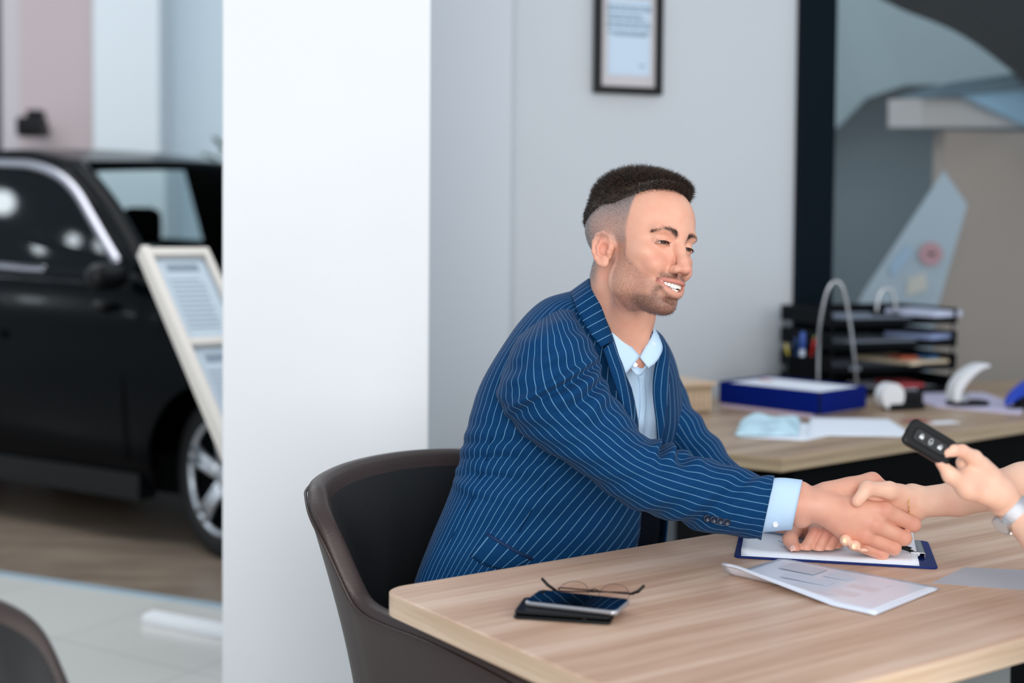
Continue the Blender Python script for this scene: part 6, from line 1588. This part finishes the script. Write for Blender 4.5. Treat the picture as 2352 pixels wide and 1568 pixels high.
# key fob
A_, B_ = T(2090, 990, 2.165), T(2178, 1042, 2.160)
fxv = Vector(B_-A_).normalized(); fn = Vector((-.18, -.90, .42)).normalized(); fyv = fn.cross(fxv).normalized(); fn = fxv.cross(fyv).normalized()
fob = empty('car_key_fob', Vector((A_+B_)/2), 0, 'black car key fob with three white button symbols held between finger and thumb', 'key')
fc_ = Vector((A_+B_)/2); Rf = Matrix((fxv, fyv, fn)).transposed()
def fob_shape(L_, W_, z0, z1, r, sq=1):
    pts = rect(0, 0, L_, W_, 0, r, 8); n = len(pts); v = []
    for (z, k) in ((z0, .90), (z0+.0025, 1), (z1-.0025, 1), (z1, .90)):
        for (x, y) in pts: v.append(fc_+Rf@Vector((x*k, y*k, z)))
    f = [list(range(n))[::-1], list(range(3*n, 4*n))]+[(q*n+i, q*n+(i+1) % n, q*n+n+(i+1) % n, q*n+n+i) for q in range(3) for i in range(n)]
    return MB().add(v, f)
fb = fob_shape(.080, .045, -.0075, .0065, .010).build('body', M['blackplastic'], fob, smooth=False, bevel=.0008)
fob_shape(.060, .022, .0060, .0074, .006).build('button_panel', mat('soft_black', (22, 24, 28), .5), fob, bevel=.0006)
icw = mat('white_symbol', (214, 218, 222), .5)
def fp(x, y, z=.0078): return tuple(fc_+Rf@Vector((x, y, z)))
ks = 1.45
for i, x0 in enumerate((-.016, .000, .016)):
    mb = MB()
    if i == 1:      # car boot: outline of a car from above
        mb.tube([fp(x0+.0026*ks*math.cos(a)*.75, .0036*ks*math.sin(a)) for a in np.linspace(0, 2*PI, 20, endpoint=False)], .0005, 5, closed=True)
        mb.tube([fp(x0-.0018*ks, -.0012), fp(x0+.0018*ks, -.0012)], .0005, 5)
    else:           # padlock
        v = [fp(x0+dx*ks, dy*ks, z) for z in (.0073, .0080) for dx, dy in ((-.0022, -.0026), (.0022, -.0026), (.0022, .0008), (-.0022, .0008))]
        mb.add(v, [(0, 1, 2, 3), (4, 5, 6, 7), (0, 1, 5, 4), (1, 2, 6, 5), (2, 3, 7, 6), (3, 0, 4, 7)])
        o_ = .0012 if i == 2 else 0
        mb.tube([fp(x0+o_+.0015*ks*math.cos(a), .0010+.0022*ks*math.sin(a)) for a in np.linspace(0, PI, 10)], .0005, 5)
    mb.build('button_symbol', icw, fob)
MB().tube([fp(-.034, .0, .0), fp(-.0405, .0, .0)], .004, 10).build('key_ring_lug', M['blackplastic'], fob, smooth=True)

nailm = mat('fingernail', (236, 190, 176), .25); nailw = mat('fingernail_pale', (246, 206, 170), .22)
def nail(c, axis, nrm, w, l, m, parent):
    axis = Vector(axis).normalized(); nrm = Vector(nrm).normalized(); sd_ = nrm.cross(axis).normalized(); nrm = axis.cross(sd_); v = []; c = Vector(c)
    for i in range(7):
        for j in range(7):
            a = (i/6-.5)*2; b = (j/6-.5)*2; r = math.sqrt(max(0, 1-(a*a)*.35)); v.append(c+axis*(a*l/2)*(1-.12*b*b)+sd_*(b*w/2*r)+nrm*(-.0016*b*b-.0006*a*a))
    o = meshobj('fingernail', v, [(i*7+j, i*7+j+1, i*7+8+j, i*7+7+j) for i in range(6) for j in range(6)], m, parent)
    s = o.modifiers.new('s', 'SOLIDIFY'); s.thickness = .0008; s.offset = 0
a_ = Vector(T(1824, 1259, 2.515)-T(1815, 1238, 2.535)); nail(T(1820, 1257, 2.5035), a_, (-.25, -1, .25), .0115, .0135, nailm, body)
for (x, y, Y) in ((1941, 1241, 2.4343), (1962, 1254, 2.4315)): nail(T(x, y, Y), (-.15, -.25, -1), (-.1, -1, .1), .0105, .0110, nailw, wb_)
